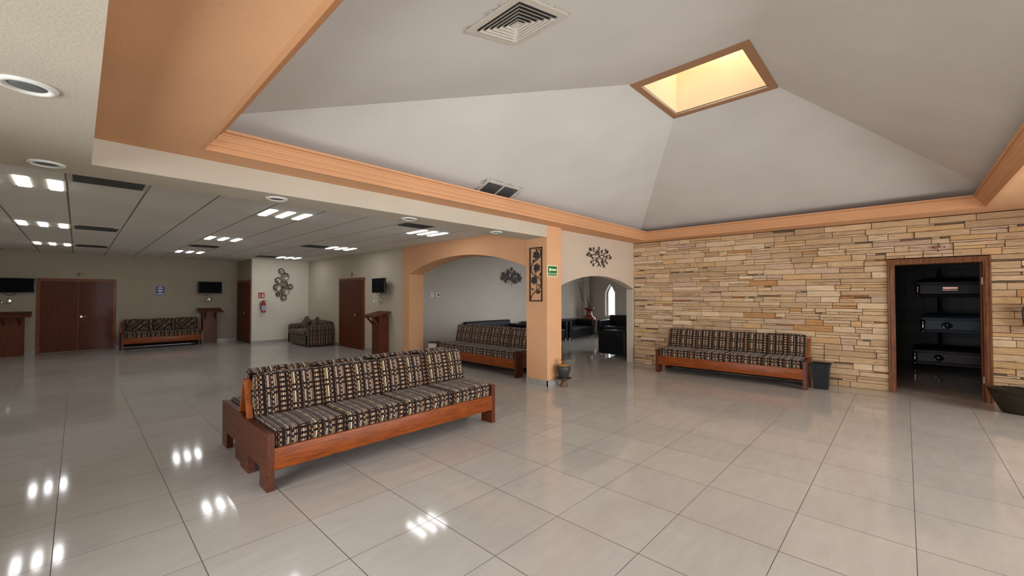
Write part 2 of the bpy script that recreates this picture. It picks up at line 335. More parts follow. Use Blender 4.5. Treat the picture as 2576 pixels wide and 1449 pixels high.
# ------------------------------------------------------------------ geometry collector
class G:
    def __init__(s): s.v = []; s.f = []; s.uv = []; s.sm = []
    def face(s, idx, uv=None, sm=False): s.f.append(tuple(idx)); s.uv.append(uv); s.sm.append(sm)
    def add(s, verts, faces, sm=False, uvs=None, mtx=None):
        o = len(s.v)
        for p in verts:
            p = Vector(p)
            s.v.append(tuple(mtx @ p) if mtx else tuple(p))
        for i, f in enumerate(faces): s.face([o+k for k in f], uvs[i] if uvs else None, sm)
        return s
    def box(s, x0, y0, z0, x1, y1, z1, mtx=None):
        x0, x1 = min(x0, x1), max(x0, x1); y0, y1 = min(y0, y1), max(y0, y1); z0, z1 = min(z0, z1), max(z0, z1)
        v = [(x0, y0, z0), (x1, y0, z0), (x1, y1, z0), (x0, y1, z0), (x0, y0, z1), (x1, y0, z1), (x1, y1, z1), (x0, y1, z1)]
        return s.add(v, [(0, 3, 2, 1), (4, 5, 6, 7), (0, 1, 5, 4), (1, 2, 6, 5), (2, 3, 7, 6), (3, 0, 4, 7)], mtx=mtx)
    def bbox(s, x0, y0, z0, x1, y1, z1, b=0.004, mtx=None):      # box with chamfered edges
        return s.rbox(x0, y0, z0, x1, y1, z1, b, 1, 0, mtx, seg=(0.0, 1.0))
    def prism(s, poly, a, b, plane='xz', mtx=None, sm=False):   # poly in plane, extruded along the third axis
        def P(u, w, t):
            return {'xz': (u, t, w), 'yz': (t, u, w), 'xy': (u, w, t)}[plane]
        n = len(poly); v = [P(u, w, a) for u, w in poly] + [P(u, w, b) for u, w in poly]
        o = len(s.v)
        s.add(v, [], mtx=mtx)
        tri = tessellate_polygon([[Vector((u, w, 0)) for u, w in poly]])
        for t3 in tri:
            s.face([o+k for k in t3]); s.face([o+n+k for k in reversed(t3)])
        for i in range(n):
            j = (i+1) % n; s.face([o+i, o+j, o+n+j, o+n+i], None, sm)
        return s
    def tube(s, pts, r, n=8, closed=False, mtx=None):
        pts = [Vector(p) for p in pts]; rs = r if isinstance(r, (list, tuple)) else [r]*len(pts)
        o = len(s.v); prevn = None; m = len(pts); V = []
        for i, p in enumerate(pts):
            if closed: d = (pts[(i+1) % m]-pts[i-1])
            else: d = pts[min(i+1, m-1)]-pts[max(i-1, 0)]
            d.normalize()
            if prevn is None:
                a = Vector((0, 0, 1)) if abs(d.z) < 0.9 else Vector((1, 0, 0)); nn = d.cross(a).normalized()
            else:
                nn = (prevn - d*prevn.dot(d)).normalized()
            prevn = nn; bb = d.cross(nn)
            for k in range(n):
                t = 2*PI*k/n; V.append(p + (nn*math.cos(t)+bb*math.sin(t))*rs[i])
        s.add(V, [], mtx=mtx)
        for i in range(m if closed else m-1):
            j = (i+1) % m
            for k in range(n):
                k2 = (k+1) % n; s.face([o+i*n+k, o+i*n+k2, o+j*n+k2, o+j*n+k], None, True)
        if not closed:
            s.face([o+k for k in range(n)][::-1]); s.face([o+(m-1)*n+k for k in range(n)])
        return s
    def lathe(s, prof, n=24, c=(0, 0, 0), sx=1, sy=1, mtx=None, sm=True):
        o = len(s.v); V = []
        for r, z in prof:
            for k in range(n):
                t = 2*PI*k/n; V.append((c[0]+r*sx*math.cos(t), c[1]+r*sy*math.sin(t), c[2]+z))
        s.add(V, [], mtx=mtx); m = len(prof)
        for i in range(m-1):
            for k in range(n):
                k2 = (k+1) % n; s.face([o+i*n+k, o+i*n+k2, o+(i+1)*n+k2, o+(i+1)*n+k], None, sm)
        s.face([o+k for k in range(n)][::-1]); s.face([o+(m-1)*n+k for k in range(n)])
        return s
    def rbox(s, x0, y0, z0, x1, y1, z1, r, n=4, bulge=0.0, mtx=None, seg=(0.0, 0.35, 0.7, 1.0), uoff=(0, 0)):
        c = Vector(((x0+x1)/2, (y0+y1)/2, (z0+z1)/2)); h = Vector((abs(x1-x0)/2, abs(y1-y0)/2, abs(z1-z0)/2))
        def samp(hh):
            a = [-hh + r*t for t in seg]
            L = 2*(hh-r); k = max(1, n)
            a += [-hh+r+L*i/k for i in range(1, k)]
            a += [hh - r*t for t in reversed(seg)]
            return a
        A = [samp(h[i]) for i in range(3)]; N = [len(a) for a in A]; idx = {}; o = len(s.v)
        V = []
        def vid(i, j, k):
            key = (i, j, k)
            if key not in idx:
                p = Vector((A[0][i], A[1][j], A[2][k]))
                core = Vector([max(-(h[q]-r), min(h[q]-r, p[q])) for q in range(3)])
                d = p-core
                if d.length > 1e-9: p = core + d.normalized()*r
                if bulge:
                    e = [max(0, 1-(core[q]/max(h[q]-r, 1e-6))**2) for q in range(3)]
                    nn = d.normalized() if d.length > 1e-9 else Vector()
                    w = nn.x**2*e[1]*e[2] + nn.y**2*e[0]*e[2] + nn.z**2*e[0]*e[1]
                    p = p + nn*bulge*w
                idx[key] = len(V); V.append(p+c)
            return idx[key]
        F = []; U = []
        top = z1; fr = y0
        for ax in range(3):
            a1, a2 = [(1, 2), (2, 0), (0, 1)][ax]
            for side in (0, N[ax]-1):
                for i in range(N[a1]-1):
                    for j in range(N[a2]-1):
                        q = []
                        for di, dj in ((0, 0), (1, 0), (1, 1), (0, 1)):
                            t = [0, 0, 0]; t[ax] = side; t[a1] = i+di; t[a2] = j+dj; q.append(vid(*t))
                        if side == 0: q = q[::-1]
                        F.append(q); uv = []
                        for k in q:
                            p = V[k]
                            if ax == 0: uv.append((p.y+uoff[0], p.z+uoff[1]))
                            elif ax == 1: uv.append((p.x+uoff[0], p.z+uoff[1]))
                            else: uv.append((p.x+uoff[0], top+(p.y-fr)+uoff[1]))
                        U.append(uv)
        return s.add(V, F, True, U, mtx)
    def build(s, name, mat, parent=None, bevel=0.0, loc=None, rot=None, smooth=None):
        me = bpy.data.meshes.new(name); me.from_pydata(s.v, [], s.f)
        uvl = me.uv_layers.new(name='uv')
        li = 0
        for fi, p in enumerate(me.polygons):
            u = s.uv[fi]
            if u is None:
                nx, ny, nz = abs(p.normal.x), abs(p.normal.y), abs(p.normal.z)
                for l in p.loop_indices:
                    q = me.vertices[me.loops[l].vertex_index].co
                    uvl.data[l].uv = (q.y, q.z) if nx >= ny and nx >= nz else ((q.x, q.z) if ny >= nz else (q.x, q.y))
            else:
                for l, w in zip(p.loop_indices, u): uvl.data[l].uv = w
        me.polygons.foreach_set('use_smooth', s.sm if smooth is None else [smooth]*len(s.sm))
        me.materials.append(mat if not isinstance(mat, str) else MAT[mat])
        me.update()
        o = bpy.data.objects.new(name, me); COL.objects.link(o)
        if parent: o.parent = parent
        if loc: o.location = loc
        if rot: o.rotation_euler = rot
        if bevel:
            b = o.modifiers.new('bevel', 'BEVEL'); b.width = bevel; b.segments = 2; b.limit_method = 'ANGLE'; b.angle_limit = 0.6
        return o

def tag(o, label=None, cat=None, group=None, kind=None):
    if label: o['label'] = label
    if cat: o['category'] = cat
    if group: o['group'] = group
    if kind: o['kind'] = kind
    return o
def thing(name, loc, rz=0.0, label=None, cat=None, group=None):
    o = bpy.data.objects.new(name, None); COL.objects.link(o); o.location = loc; o.rotation_euler = (0, 0, rz)
    o.empty_display_size = 0.1
    return tag(o, label, cat, group)
def copy_tree(o, parent=None):
    c = o.copy(); COL.objects.link(c); c.parent = parent
    for ch in list(o.children): copy_tree(ch, c)
    return c
def dup(o, loc, rz, label, group=None):
    c = copy_tree(o); c.location = loc; c.rotation_euler = (0, 0, rz); c['label'] = label
    if group: c['group'] = group
    return c
def struct(g, name, mat, label, cat='room', bevel=0.0, parent=None, loc=None, rot=None):
    o = g.build(name, mat, parent, bevel, loc, rot)
    if parent is None: tag(o, label, cat, kind='structure')
    return o

def slab(outer, holes, thick, O, U, N):
    """wall: outline and openings in (u, z), built as real thickness along N"""
    g = G(); O = Vector(O); U = Vector(U).normalized(); N = Vector(N).normalized()*thick
    loops = [outer]+holes; flat = [p for l in loops for p in l]
    n = len(flat)
    P = [O+U*u+Vector((0, 0, z)) for u, z in flat]
    g.add([p for p in P]+[p+N for p in P], [])
    for t in tessellate_polygon([[Vector((u, z, 0)) for u, z in l] for l in loops]):
        g.face(t); g.face([n+k for k in reversed(t)])
    o = 0
    for l in loops:
        m = len(l)
        for i in range(m):
            j = (i+1) % m; g.face([o+i, o+j, n+o+j, n+o+i])
        o += m
    return g
def rect(a, b, c, d): return [(a, b), (c, b), (c, d), (a, d)]
def fix_normals(o):
    import bmesh
    bm = bmesh.new(); bm.from_mesh(o.data); bmesh.ops.recalc_face_normals(bm, faces=bm.faces); bm.to_mesh(o.data); bm.free()
    return o

# ------------------------------------------------------------------ room shell
XW, YB, YS = -1.75, 16.7, -3.6          # west wall, far wall, south front
Z1, Z2, Z3 = 2.51, 2.71, 2.70           # lower soffit, upper soffit, lay-in ceiling
SW = Vector((8.76, 4.48, 0)); SROT = math.atan2(-1, 0.026); SM = Matrix.Translation(SW) @ Matrix.Rotation(SROT, 4, 'Z')

struct(G().box(XW-0.2, YS-0.2, -0.1, 14.6, YB+0.2, 0.0), 'floor', 'floor', 'polished cream porcelain floor tiles with thin dark joints', 'floor')
struct(G().box(XW-0.2, 4.80, Z3, 5.52, YB+0.2, Z3+0.12), 'ceiling', 'tileceil', 'suspended tile ceiling with recessed lights', 'ceiling')
g = G().box(XW-0.2, YS-0.2, Z1, 0.06, 4.36, Z3+0.12).box(XW-0.2, 4.36, Z1, 5.44, 4.82, Z3+0.12)
struct(g, 'ceiling_soffit', 'beige', 'beige lowered soffit with round speakers', 'ceiling')
ZS = 2.735
g = G().box(0.06, YS-0.2, Z2, 0.66, 4.36, ZS).box(0.66, 4.09, Z2, 9.05, 4.55, ZS).box(8.44, YS-0.2, Z2, 9.15, 4.09, ZS).box(0.66, YS-0.2, Z2, 8.44, -0.83, ZS).box(0.06, 4.36, Z2, 0.66, 4.40, ZS)
g.box(0.06, YS-0.2, ZS, 0.31, 4.40, 3.0).box(0.31, 4.29, ZS, 9.05, 4.40, 3.0).box(8.66, -0.99, ZS, 8.80, 4.29, 3.0).box(0.31, -1.10, ZS, 8.80, -0.99, 3.0)
struct(g, 'ceiling_surround', 'orange', 'orange flat soffit round the raised ceiling', 'ceiling')

# stepped cornice round the raised ceiling
prof = [(0.0, 2.71), (0.030, 2.71), (0.030, 2.742), (0.018, 2.744), (0.018, 2.752), (0.056, 2.756), (0.060, 2.772), (0.058, 2.786), (0.040, 2.789), (0.040, 2.797), (0.086, 2.801), (0.090, 2.815), (0.088, 2.827), (0.070, 2.830), (0.070, 2.838), (0.114, 2.842), (0.118, 2.852), (0.108, 2.857), (0.108, 2.862), (0.134, 2.866), (0.134, 2.890), (0.122, 2.890), (0.100, 2.83), (0.03, 2.735), (0.0, 2.73)]
g = G(); cor = [(0.66, -0.83, 1, 1), (8.44, -0.83, -1, 1), (8.44, 4.09, -1, -1), (0.66, 4.09, 1, -1)]
V = []
for x, y, sx, sy in cor:
    for d, z in prof: V.append((x+sx*d*1.08, y+sy*d*1.08, 2.71+(z-2.71)*0.93))
o_ = len(prof); F = []
for i in range(4):
    j = (i+1) % 4
    for k in range(o_):
        k2 = (k+1) % o_; F.append((i*o_+k, j*o_+k, j*o_+k2, i*o_+k2))
g.add(V, F)
fix_normals(struct(g, 'trim_1', 'cornice', 'stepped orange cornice moulding round the raised ceiling', 'trim'))

# hipped vault with skylight
BX0, BX1, BY0, BY1, BZ = 0.31, 8.66, -0.99, 4.29, 2.885
SX0, SX1, SY0, SY1, SZ = 4.11, 5.28, 0.98, 2.13, 3.82
def vring(x0, x1, y0, y1, z): return [(x0, y0, z), (x1, y0, z), (x1, y1, z), (x0, y1, z)]
K = 8; V = []
for k in range(K+1):
    t = k/K; zz = BZ+(SZ-BZ)*t
    V += vring(BX0+(SX0-BX0)*t, BX1+(SX1-BX1)*t, BY0+(SY0-BY0)*t, BY1+(SY1-BY1)*t, zz)
F = []
for k in range(K):
    for i in range(4):
        j = (i+1) % 4; F.append((k*4+i, (k+1)*4+i, (k+1)*4+j, k*4+j))
n0 = len(V)
V += [(x, y, z+0.10) for x, y, z in V]
F += [tuple(n0+q for q in reversed(f)) for f in F]
for i in range(4):
    j = (i+1) % 4
    F.append((i, j, n0+j, n0+i)); F.append((K*4+i, n0+K*4+i, n0+K*4+j, K*4+j))
fix_normals(struct(G().add(V, F), 'ceiling_vault', 'vault2', 'hipped off-white plaster vault rising to the skylight', 'ceiling'))

# skylight: brown surround, glowing shaft with diffuser on top
IX0, IX1, IY0, IY1 = 4.215, 5.205, 1.06, 2.065
g = slab([(SX0, SY0), (SX1, SY0), (SX1, SY1), (SX0, SY1)], [[(IX0, IY0), (IX1, IY0), (IX1, IY1), (IX0, IY1)]], 0.1, (0, 0, 0), (1, 0, 0), (0, 1, 0))
# slab builds in (u,z); turn it flat: z->y
g.v = [(x, z, SZ-0.012+y*0.35) for x, y, z in g.v]
sk = fix_normals(g.build('window_1', 'skyframe')); tag(sk, 'square skylight glowing warm at the top of the vault', 'skylight', kind='structure')
g = G(); T = 0.04; ZT = SZ+0.95
g.box(IX0-T, IY0-T, SZ, IX0, IY1+T, ZT).box(IX1, IY0-T, SZ, IX1+T, IY1+T, ZT).box(IX0, IY0-T, SZ, IX1, IY0, ZT).box(IX0, IY1, SZ, IX1, IY1+T, ZT)
g.build('skylight_shaft', 'shaft', sk)
G().box(IX0-T, IY0-T, ZT, IX1+T, IY1+T, ZT+0.04).build('skylight_pane', 'skylite', sk)
G().lathe([(0.005, -0.055), (0.035, -0.045), (0.055, -0.015), (0.055, 0.015), (0.035, 0.045), (0.02, 0.06), (0.02, 0.12)], 16, c=(5.06, 1.42, SZ+0.76)).build('light_bulb', 'bulb', sk)
g = G()
for a, b in (((IX0, IY0), (IX1, IY0)), ((IX1, IY0), (IX1, IY1)), ((IX1, IY1), (IX0, IY1)), ((IX0, IY1), (IX0, IY0))):
    g.tube([(a[0], a[1], SZ+0.006), (b[0], b[1], SZ+0.006)], 0.008, 6)
g.build('skylight_bead', 'cream', sk)

# walls ---------------------------------------------------------------
# far wall with double door opening
dd = rect(-0.752+0.05, 0.0, 0.782-0.05, 1.96)
g = slab(rect(XW-0.2, 0, 3.82, Z3+0.05), [], 0.15, (0, YB, 0), (1, 0, 0), (0, 1, 0))
fix_normals(struct(g, 'wall_back', 'beige_dim', 'far beige wall with the double door', 'wall'))
wfr = [rect(3.2+i*1.28, 0.08, 3.2+i*1.28+1.18, 2.40) for i in range(3)]  # unseen glazing, added for more daylight from the left
fix_normals(struct(slab(rect(0, 0, YB-YS+0.2, Z3+0.05), wfr, 0.15, (XW, YS, 0), (0, 1, 0), (-1, 0, 0)), 'wall_left', 'beige', 'beige wall to the left', 'wall'))
# jog and alcove walls
fix_normals(struct(G().box(3.80, 15.10, 0, 3.95, YB, Z3+0.02), 'wall_jog', 'beige_dim', 'short beige wall holding the narrow door', 'wall'))
fix_normals(struct(G().box(3.80, 14.95, 0, 5.50, 15.10, Z3+0.02), 'wall_alcove', 'beige_lit', 'beige wall with the extinguisher and the disc art', 'wall'))
fix_normals(struct(G().box(5.50, 8.87, 0, 5.86, 15.10, Z3+0.05), 'wall_side', 'beige', 'beige wall with the two-leaf door', 'wall'))

# arch wall (orange), opening Y 8.58 .. 4.82
def arch(a, b, zs, rise, n=24, pw=2.0, z0=0.0):
    """opening outline: from (a, z0) up, over the arch and down to (b, z0)"""
    pts = [(a, z0), (a, zs)]
    c = (a+b)/2; h = (b-a)/2
    R = (h*h+rise*rise)/(2*rise); cz = zs+rise-R; th = math.asin(min(1, h/R))
    for i in range(1, n):
        t = -th+2*th*i/n; pts.append((c+R*math.sin(t), cz+R*math.cos(t)))
    pts += [(b, zs), (b, z0)]
    return pts
hole = arch(4.82, 8.58, 2.035, 0.33)
outer = [(8.87, 0), (8.87, Z3+0.05), (4.79, Z3+0.05), (4.79, 0)] + hole[0:0]
poly = [(4.79, 0), (4.82, 0)] + hole[1:-1] + [(8.58, 0), (8.87, 0), (8.87, Z3+0.05), (4.79, Z3+0.05)]
g = G().prism(poly, 5.46, 5.86, 'yz')
fix_normals(struct(g, 'wall_arch', 'orange', 'orange wall with the wide arch to the sitting room', 'wall'))
struct(G().box(5.44, 4.36, 0, 5.84, 4.82, Z2+0.02), 'wall_pillar', 'orange', 'orange square pillar between the two arches', 'pillar')
# small arch wall
hole = arch(5.84, 8.76, 1.655, 0.265)
poly = [(5.84, Z2+0.05), (5.84, hole[1][1])] + hole[2:-2] + [(8.76, hole[1][1]), (8.76, Z2+0.05)]
g = G().prism(poly, 4.48, 4.64, 'xz')
fix_normals(struct(g, 'wall_small_arch', 'peach', 'beige wall over the low arch beside the stone wall', 'wall'))

# stone wall core, with doorway (local frame: x along, y into the wall)
DOOR0, DOOR1, DOORH = 4.36, 5.31, 2.01
core = slab(rect(0.0, 0, 8.15, Z2+0.04), [rect(DOOR0, 0.0, DOOR1, DOORH)] if False else [], 0.2, (0, 0, 0), (1, 0, 0), (0, 1, 0))
g = G().box(0, 0.04, 0, DOOR0, 0.26, Z2+0.05).box(DOOR1, 0.04, 0, 8.15, 0.26, Z2+0.05).box(DOOR0, 0.04, DOORH, DOOR1, 0.26, Z2+0.05)
wall_stone = g.build('wall_stone', 'mortar'); wall_stone.matrix_world = SM
tag(wall_stone, 'split-face sandstone wall behind the bench and round the dark doorway', 'wall', kind='structure')
# stones: real blocks of the wall, one mesh
rs = random.Random(11)
g = G(); tints = []
palette = [srgb(200, 173, 140)]*6 + [srgb(190, 162, 128)]*7 + [srgb(208, 185, 154)]*4 + [srgb(180, 152, 120)]*5 + [srgb(196, 162, 118)]*3 + [srgb(178, 134, 90)] + [srgb(188, 162, 138)]*4
def stone(a, b, z0, z1, dark=None):
    if b-a < 0.02: return
    d = rs.uniform(-0.016, 0.012); gp = 0.0030
    c = dark or rs.choice(palette); k = rs.uniform(0.9, 1.06); k *= 1.24; c = (c[0]*k, c[1]*k, c[2]*k, 1)
    n = len(g.f)
    g.rbox(a+gp, d, z0+gp, b-gp, 0.045, z1-gp, 0.004, 1, 0, None, seg=(0.0, 1.0))
    tints.extend([c]*(len(g.f)-n))
def course(s0, s1, z0, z1, gaps=()):
    a = s0
    while a < s1-1e-3:
        L = rs.choice([0.16, 0.22, 0.3, 0.38, 0.46, 0.55, 0.62])*rs.uniform(0.85, 1.15)
        b = min(s1, a+L)
        if s1-b < 0.1: b = s1
        q = rs.random()
        if q < 0.55: stone(a, b, z0, z1)
        elif q < 0.75:
            zz = z0+(z1-z0)*rs.choice([0.35, 0.5, 0.65]); stone(a, b, z0, zz); stone(a, b, zz, z1)
        elif q < 0.88 and b-a > 0.3:
            m = a+(b-a)*rs.uniform(0.35, 0.65); zz = z0+(z1-z0)*0.45
            stone(a, m, z0, zz); stone(m, b, z0, zz); stone(a, b, zz, z1)
        else:
            zz = z0+(z1-z0)*rs.choice([0.26, 0.74]); dk = rs.choice([srgb(108, 94, 80), srgb(160, 106, 58), srgb(116, 100, 84)])
            if zz-z0 < z1-zz: stone(a, a+(b-a)*0.6, z0, zz, dk); stone(a+(b-a)*0.6, b, z0, zz); stone(a, b, zz, z1)
            else: stone(a, b, z0, zz); stone(a, a+(b-a)*0.5, zz, z1); stone(a+(b-a)*0.5, b, zz, z1, dk)
        a = b
z = 0.0; ROW = (Z2-0.01)/27
for r in range(27):
    z1_ = z+ROW; segs = [(0.0, 8.1)]
    if z < 1.75: segs = [(0.0, 0.875), (0.875, 8.1)]
    if z < 2.075:
        if z1_ > 2.08: pass
        segs = [q for (a, b) in segs for q in ([(a, b)] if b < 4.29 or a > 5.37 else [(a, 4.285), (5.365, b)])]
    for a, b in segs: course(a, b, z, z1_)
    z = z1_
st = g.build('stone_facing', 'stone', wall_stone, smooth=False)
ca = st.data.color_attributes.new('tint', 'FLOAT_COLOR', 'CORNER')
i = 0
for p, c in zip(st.data.polygons, tints):
    for l in p.loop_indices: ca.data[l].color = c
# sitting room shell
fix_normals(struct(G().box(5.86, 9.30, 0, 14.45, 9.45, 2.8), 'wall_lounge_back', 'gray', 'grey wall of the sitting room', 'wall'))
def gothic(c, w, z0, zs, zt):
    pts = [(c-w/2, z0), (c+w/2, z0), (c+w/2, zs)]
    for i in range(1, 7):
        t = i/7; pts.append((c+w/2*((1-t)*0.82+0.18*(1-t*t)), zs+(zt-zs)*t))
    pts.append((c, zt))
    for i in range(6, 0, -1):
        t = i/7; pts.append((c-w/2*((1-t)*0.82+0.18*(1-t*t)), zs+(zt-zs)*t))
    pts.append((c-w/2, zs)); return pts
gw = [gothic(8.30, 0.42, 0.70, 1.62, 1.97), gothic(6.2, 0.42, 0.70, 1.62, 1.97)]  # second opening is unseen, added to light the sitting room
fix_normals(struct(slab(rect(4.6, 0, 9.45, 2.8), gw, 0.25, (14.25, 0, 0), (0, 1, 0), (1, 0, 0)), 'wall_lounge_end', 'gray', 'grey end wall with the pointed window and an added unseen one', 'wall'))
for n, c in ((2, 8.30), (3, 6.2)):
    o = gothic(c, 0.42, 0.70, 1.62, 1.97); inn = [(c+(u-c)*0.80, 0.70+0.04+(z-0.70)*0.945) for u, z in o]
    w = fix_normals(slab(o, [inn], 0.05, (14.42, 0, 0), (0, 1, 0), (1, 0, 0)).build('window_%d' % n, 'white'))
    tag(w, 'pointed gothic window with white frame, bright with daylight' if n == 2 else 'added unseen pointed window further along the end wall', 'window', kind='structure')
    fix_normals(slab(inn, [], 0.006, (14.445, 0, 0), (0, 1, 0), (1, 0, 0)).build('window_pane', 'glass', w))
fw2 = [rect(a, 0.6, a+1.3, 2.4) for a in (9.5, 11.1, 12.7)]  # unseen windows, added to brighten the sitting room
fix_normals(struct(slab(rect(9.02, 0, 14.5, 2.8), fw2, 0.16, (0, 4.48, 0), (1, 0, 0), (0, 1, 0)), 'wall_lounge_front', 'gray', 'grey wall of the sitting room behind the stone wall', 'wall'))
for n, a in ((13, 9.5), (14, 11.1), (15, 12.7)):
    w = fix_normals(slab(rect(a, 0.6, a+1.3, 2.4), [rect(a+0.05, 0.65, a+1.25, 2.35)], 0.05, (0, 4.52, 0), (1, 0, 0), (0, 1, 0)).build('window_%d' % n, 'white'))
    tag(w, 'added unseen side window of the sitting room', 'window', kind='structure')
    G().box(a+0.05, 4.54, 0.65, a+1.25, 4.546, 2.35).build('window_pane', 'glass', w)
struct(G().box(5.86, 4.55, 2.70, 14.5, 9.45, 2.82), 'ceiling_lounge', 'gray', 'ceiling of the sitting room', 'ceiling')
struct(G().box(13.72, 9.12, 0, 14.1, 9.30, 2.7), 'wall_pilaster', 'gray', 'shallow grey pilaster in the sitting room corner', 'wall')
# casket room shell
struct(G().box(13.3, -3.4, 0, 13.45, 1.05, 2.8), 'wall_store_back', 'block', 'grey block wall of the casket store', 'wall')
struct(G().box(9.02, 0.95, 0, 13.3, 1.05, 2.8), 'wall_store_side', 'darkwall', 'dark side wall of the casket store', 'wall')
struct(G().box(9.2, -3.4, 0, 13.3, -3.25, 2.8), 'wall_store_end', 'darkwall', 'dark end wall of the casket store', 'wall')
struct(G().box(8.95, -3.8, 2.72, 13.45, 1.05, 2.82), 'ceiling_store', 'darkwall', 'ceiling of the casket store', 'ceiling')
# south front: glazed shopfront behind the camera
fr = [rect(0.75+i*1.22, 0.08, 0.75+i*1.22+1.14, 2.52) for i in range(6)]
fix_normals(struct(slab(rect(XW-0.2, 0, 9.3, 2.8), fr, 0.12, (0, YS, 0), (1, 0, 0), (0, -1, 0)), 'wall_front', 'beige', 'glazed front wall of the hall', 'wall'))
for i in range(6):
    a = 0.75+i*1.22
    w = fix_normals(slab(rect(a, 0.08, a+1.14, 2.52), [rect(a+0.04, 0.12, a+1.10, 2.48)], 0.05, (0, YS-0.03, 0), (1, 0, 0), (0, -1, 0)).build('window_%d' % (i+4), 'white'))
    tag(w, 'tall glazed shopfront panel', 'window', kind='structure')
    G().box(a+0.04, YS-0.058, 0.12, a+1.10, YS-0.052, 2.48).build('window_pane', 'glass', w)

for i in range(3):
    a = 3.2+i*1.28
    w = fix_normals(slab(rect(a, 0.08, a+1.18, 2.40), [rect(a+0.04, 0.12, a+1.14, 2.36)], 0.05, (XW-0.05, YS, 0), (0, 1, 0), (-1, 0, 0)).build('window_%d' % (i+10), 'white'))
    tag(w, 'added unseen glazed panel in the left wall', 'window', kind='structure')
    G().box(XW-0.078, YS+a+0.04, 0.12, XW-0.072, YS+a+1.14, 2.36).build('window_pane', 'glass', w)

# skirting tiles
def skirt(name, segs, label):
    g = G()
    for s in segs: g.box(*s)
    struct(g, name, 'base', label, 'skirting')
skirt('baseboard_back', [(XW, YB-0.012, 0, -0.752, YB, 0.09), (0.782, YB-0.012, 0, 3.80, YB, 0.09)], 'grey skirting of the far wall')
skirt('baseboard_alcove', [(3.788, 14.95, 0, 3.80, 15.03, 0.09), (3.788, 14.938, 0, 5.5, 14.95, 0.09)], 'grey skirting of the alcove')
skirt('baseboard_side', [(5.488, 8.87, 0, 5.50, 10.86, 0.09), (5.488, 12.48, 0, 5.50, 14.94, 0.09), (5.448, 8.58, 0, 5.46, 8.87, 0.09)], 'grey skirting of the side wall')
skirt('baseboard_pillar', [(5.425, 4.345, 0, 5.44, 4.82, 0.10), (5.425, 4.345, 0, 5.84, 4.36, 0.10)], 'grey skirting round the orange pillar')
g = G().box(0.0, -0.006, 0, 0.0, 0, 0.1)
skirt('baseboard_arch', [(8.705, 4.478, 0, 8.762, 4.64, 0.11)], 'grey skirting at the low arch')
skirt('baseboard_lounge', [(5.86, 9.288, 0, 13.72, 9.30, 0.09), (14.238, 4.64, 0, 14.25, 9.3, 0.09)], 'grey skirting of the sitting room')
struct(G().box(8.70, 4.49, 0.0, 8.77, 4.64, 1.66), 'wall_arch_jamb', 'beige', 'beige jamb of the low arch beside the stones', 'wall')

# ------------------------------------------------------------------ doors
def casing(name, w, h, t=0.07, d=0.05, mat='door_frame', proud=0.02):
    """frame in local x (0..w), wall face at y=0, stands proud towards -y"""
    g = G().box(0, -proud, 0, t, d, h).box(w-t, -proud, 0, w, d, h).box(t, -proud, h-t, w-t, d, h)
    return g.build(name, mat, bevel=0.004)
d1 = casing('door_1', 1.534, 2.005); d1.location = (-0.752, YB, 0); tag(d1, 'brown double door in the far wall', 'door', kind='structure')
for k, (a, b) in enumerate(((0.072, 0.764), (0.770, 1.462))):
    lf = G().box(a, -0.008, 0.008, b, 0.0, 1.93).build('door_leaf', 'door', d1)
    hx = 0.835 if k else 0.70
    if k:
        G().tube([(hx, -0.01, 0.95), (hx, -0.05, 0.95), (hx+0.11, -0.055, 0.95)], 0.009, 8).lathe([(0.026, 0), (0.026, 0.006)], 16, mtx=Matrix.Translation((hx, -0.008, 0.95)) @ Matrix.Rotation(PI/2, 4, 'X')).build('door_handle', 'chrome', lf)
d2 = casing('door_2', 1.58, 2.035); d2.location = (3.80, 16.64, 0); d2.rotation_euler = (0, 0, -PI/2); tag(d2, 'narrow brown door seen edge-on by the alcove', 'door', kind='structure')
for a, b in ((0.072, 1.085), (1.091, 1.508)):
    lf = G().box(a, -0.008, 0.008, b, 0.0, 1.96).build('door_leaf', 'door', d2)
G().lathe([(0.02, 0), (0.016, 0.03), (0.028, 0.045), (0.024, 0.065)], 14, mtx=Matrix.Translation((1.03, -0.008, 0.96)) @ Matrix.Rotation(PI/2, 4, 'X')).build('door_knob', 'chrome', lf)
d3 = casing('door_3', 1.62, 2.035); d3.location = (5.50, 12.48, 0); d3.rotation_euler = (0, 0, -PI/2); tag(d3, 'brown two-leaf door beside the lectern', 'door', kind='structure')
for a, b in ((0.072, 1.118), (1.124, 1.548)):
    lf = G().box(a, -0.008, 0.008, b, 0.0, 1.96).build('door_leaf', 'door', d3)
G().lathe([(0.02, 0), (0.016, 0.03), (0.028, 0.045), (0.024, 0.065)], 14, mtx=Matrix.Translation((1.15, -0.008, 0.965)) @ Matrix.Rotation(PI/2, 4, 'X')).build('door_knob', 'chrome', lf)
# wooden casing of the open doorway in the stone wall
g = G(); W_ = 1.085; H_ = 2.083; T_ = 0.078
for i, (a, b, pr) in enumerate(((0, 0.02, 0.028), (0.02, 0.034, 0.022), (0.034, 0.058, 0.030), (0.058, T_, 0.020))):
    g.box(a, -pr, 0, b, 0.0, H_-a).box(W_-b, -pr, 0, W_-a, 0.0, H_-a).box(b, -pr, H_-b, W_-b, 0.0, H_-a)
g.box(0.062, 0.0, 0, T_, 0.30, H_-T_).box(W_-T_, 0.0, 0, W_-0.062, 0.30, H_-T_).box(0.062, 0.0, H_-T_, W_-0.062, 0.30, H_-0.062)
g.box(T_, 0.12, 0, T_+0.012, 0.16, H_-T_).box(W_-T_-0.012, 0.12, 0, W_-T_, 0.16, H_-T_)
d4 = g.build('door_4', 'trimwood'); d4.matrix_world = SM @ Matrix.Translation((4.285, 0, 0)); tag(d4, 'open doorway with brown moulded casing in the stone wall', 'door', kind='structure')
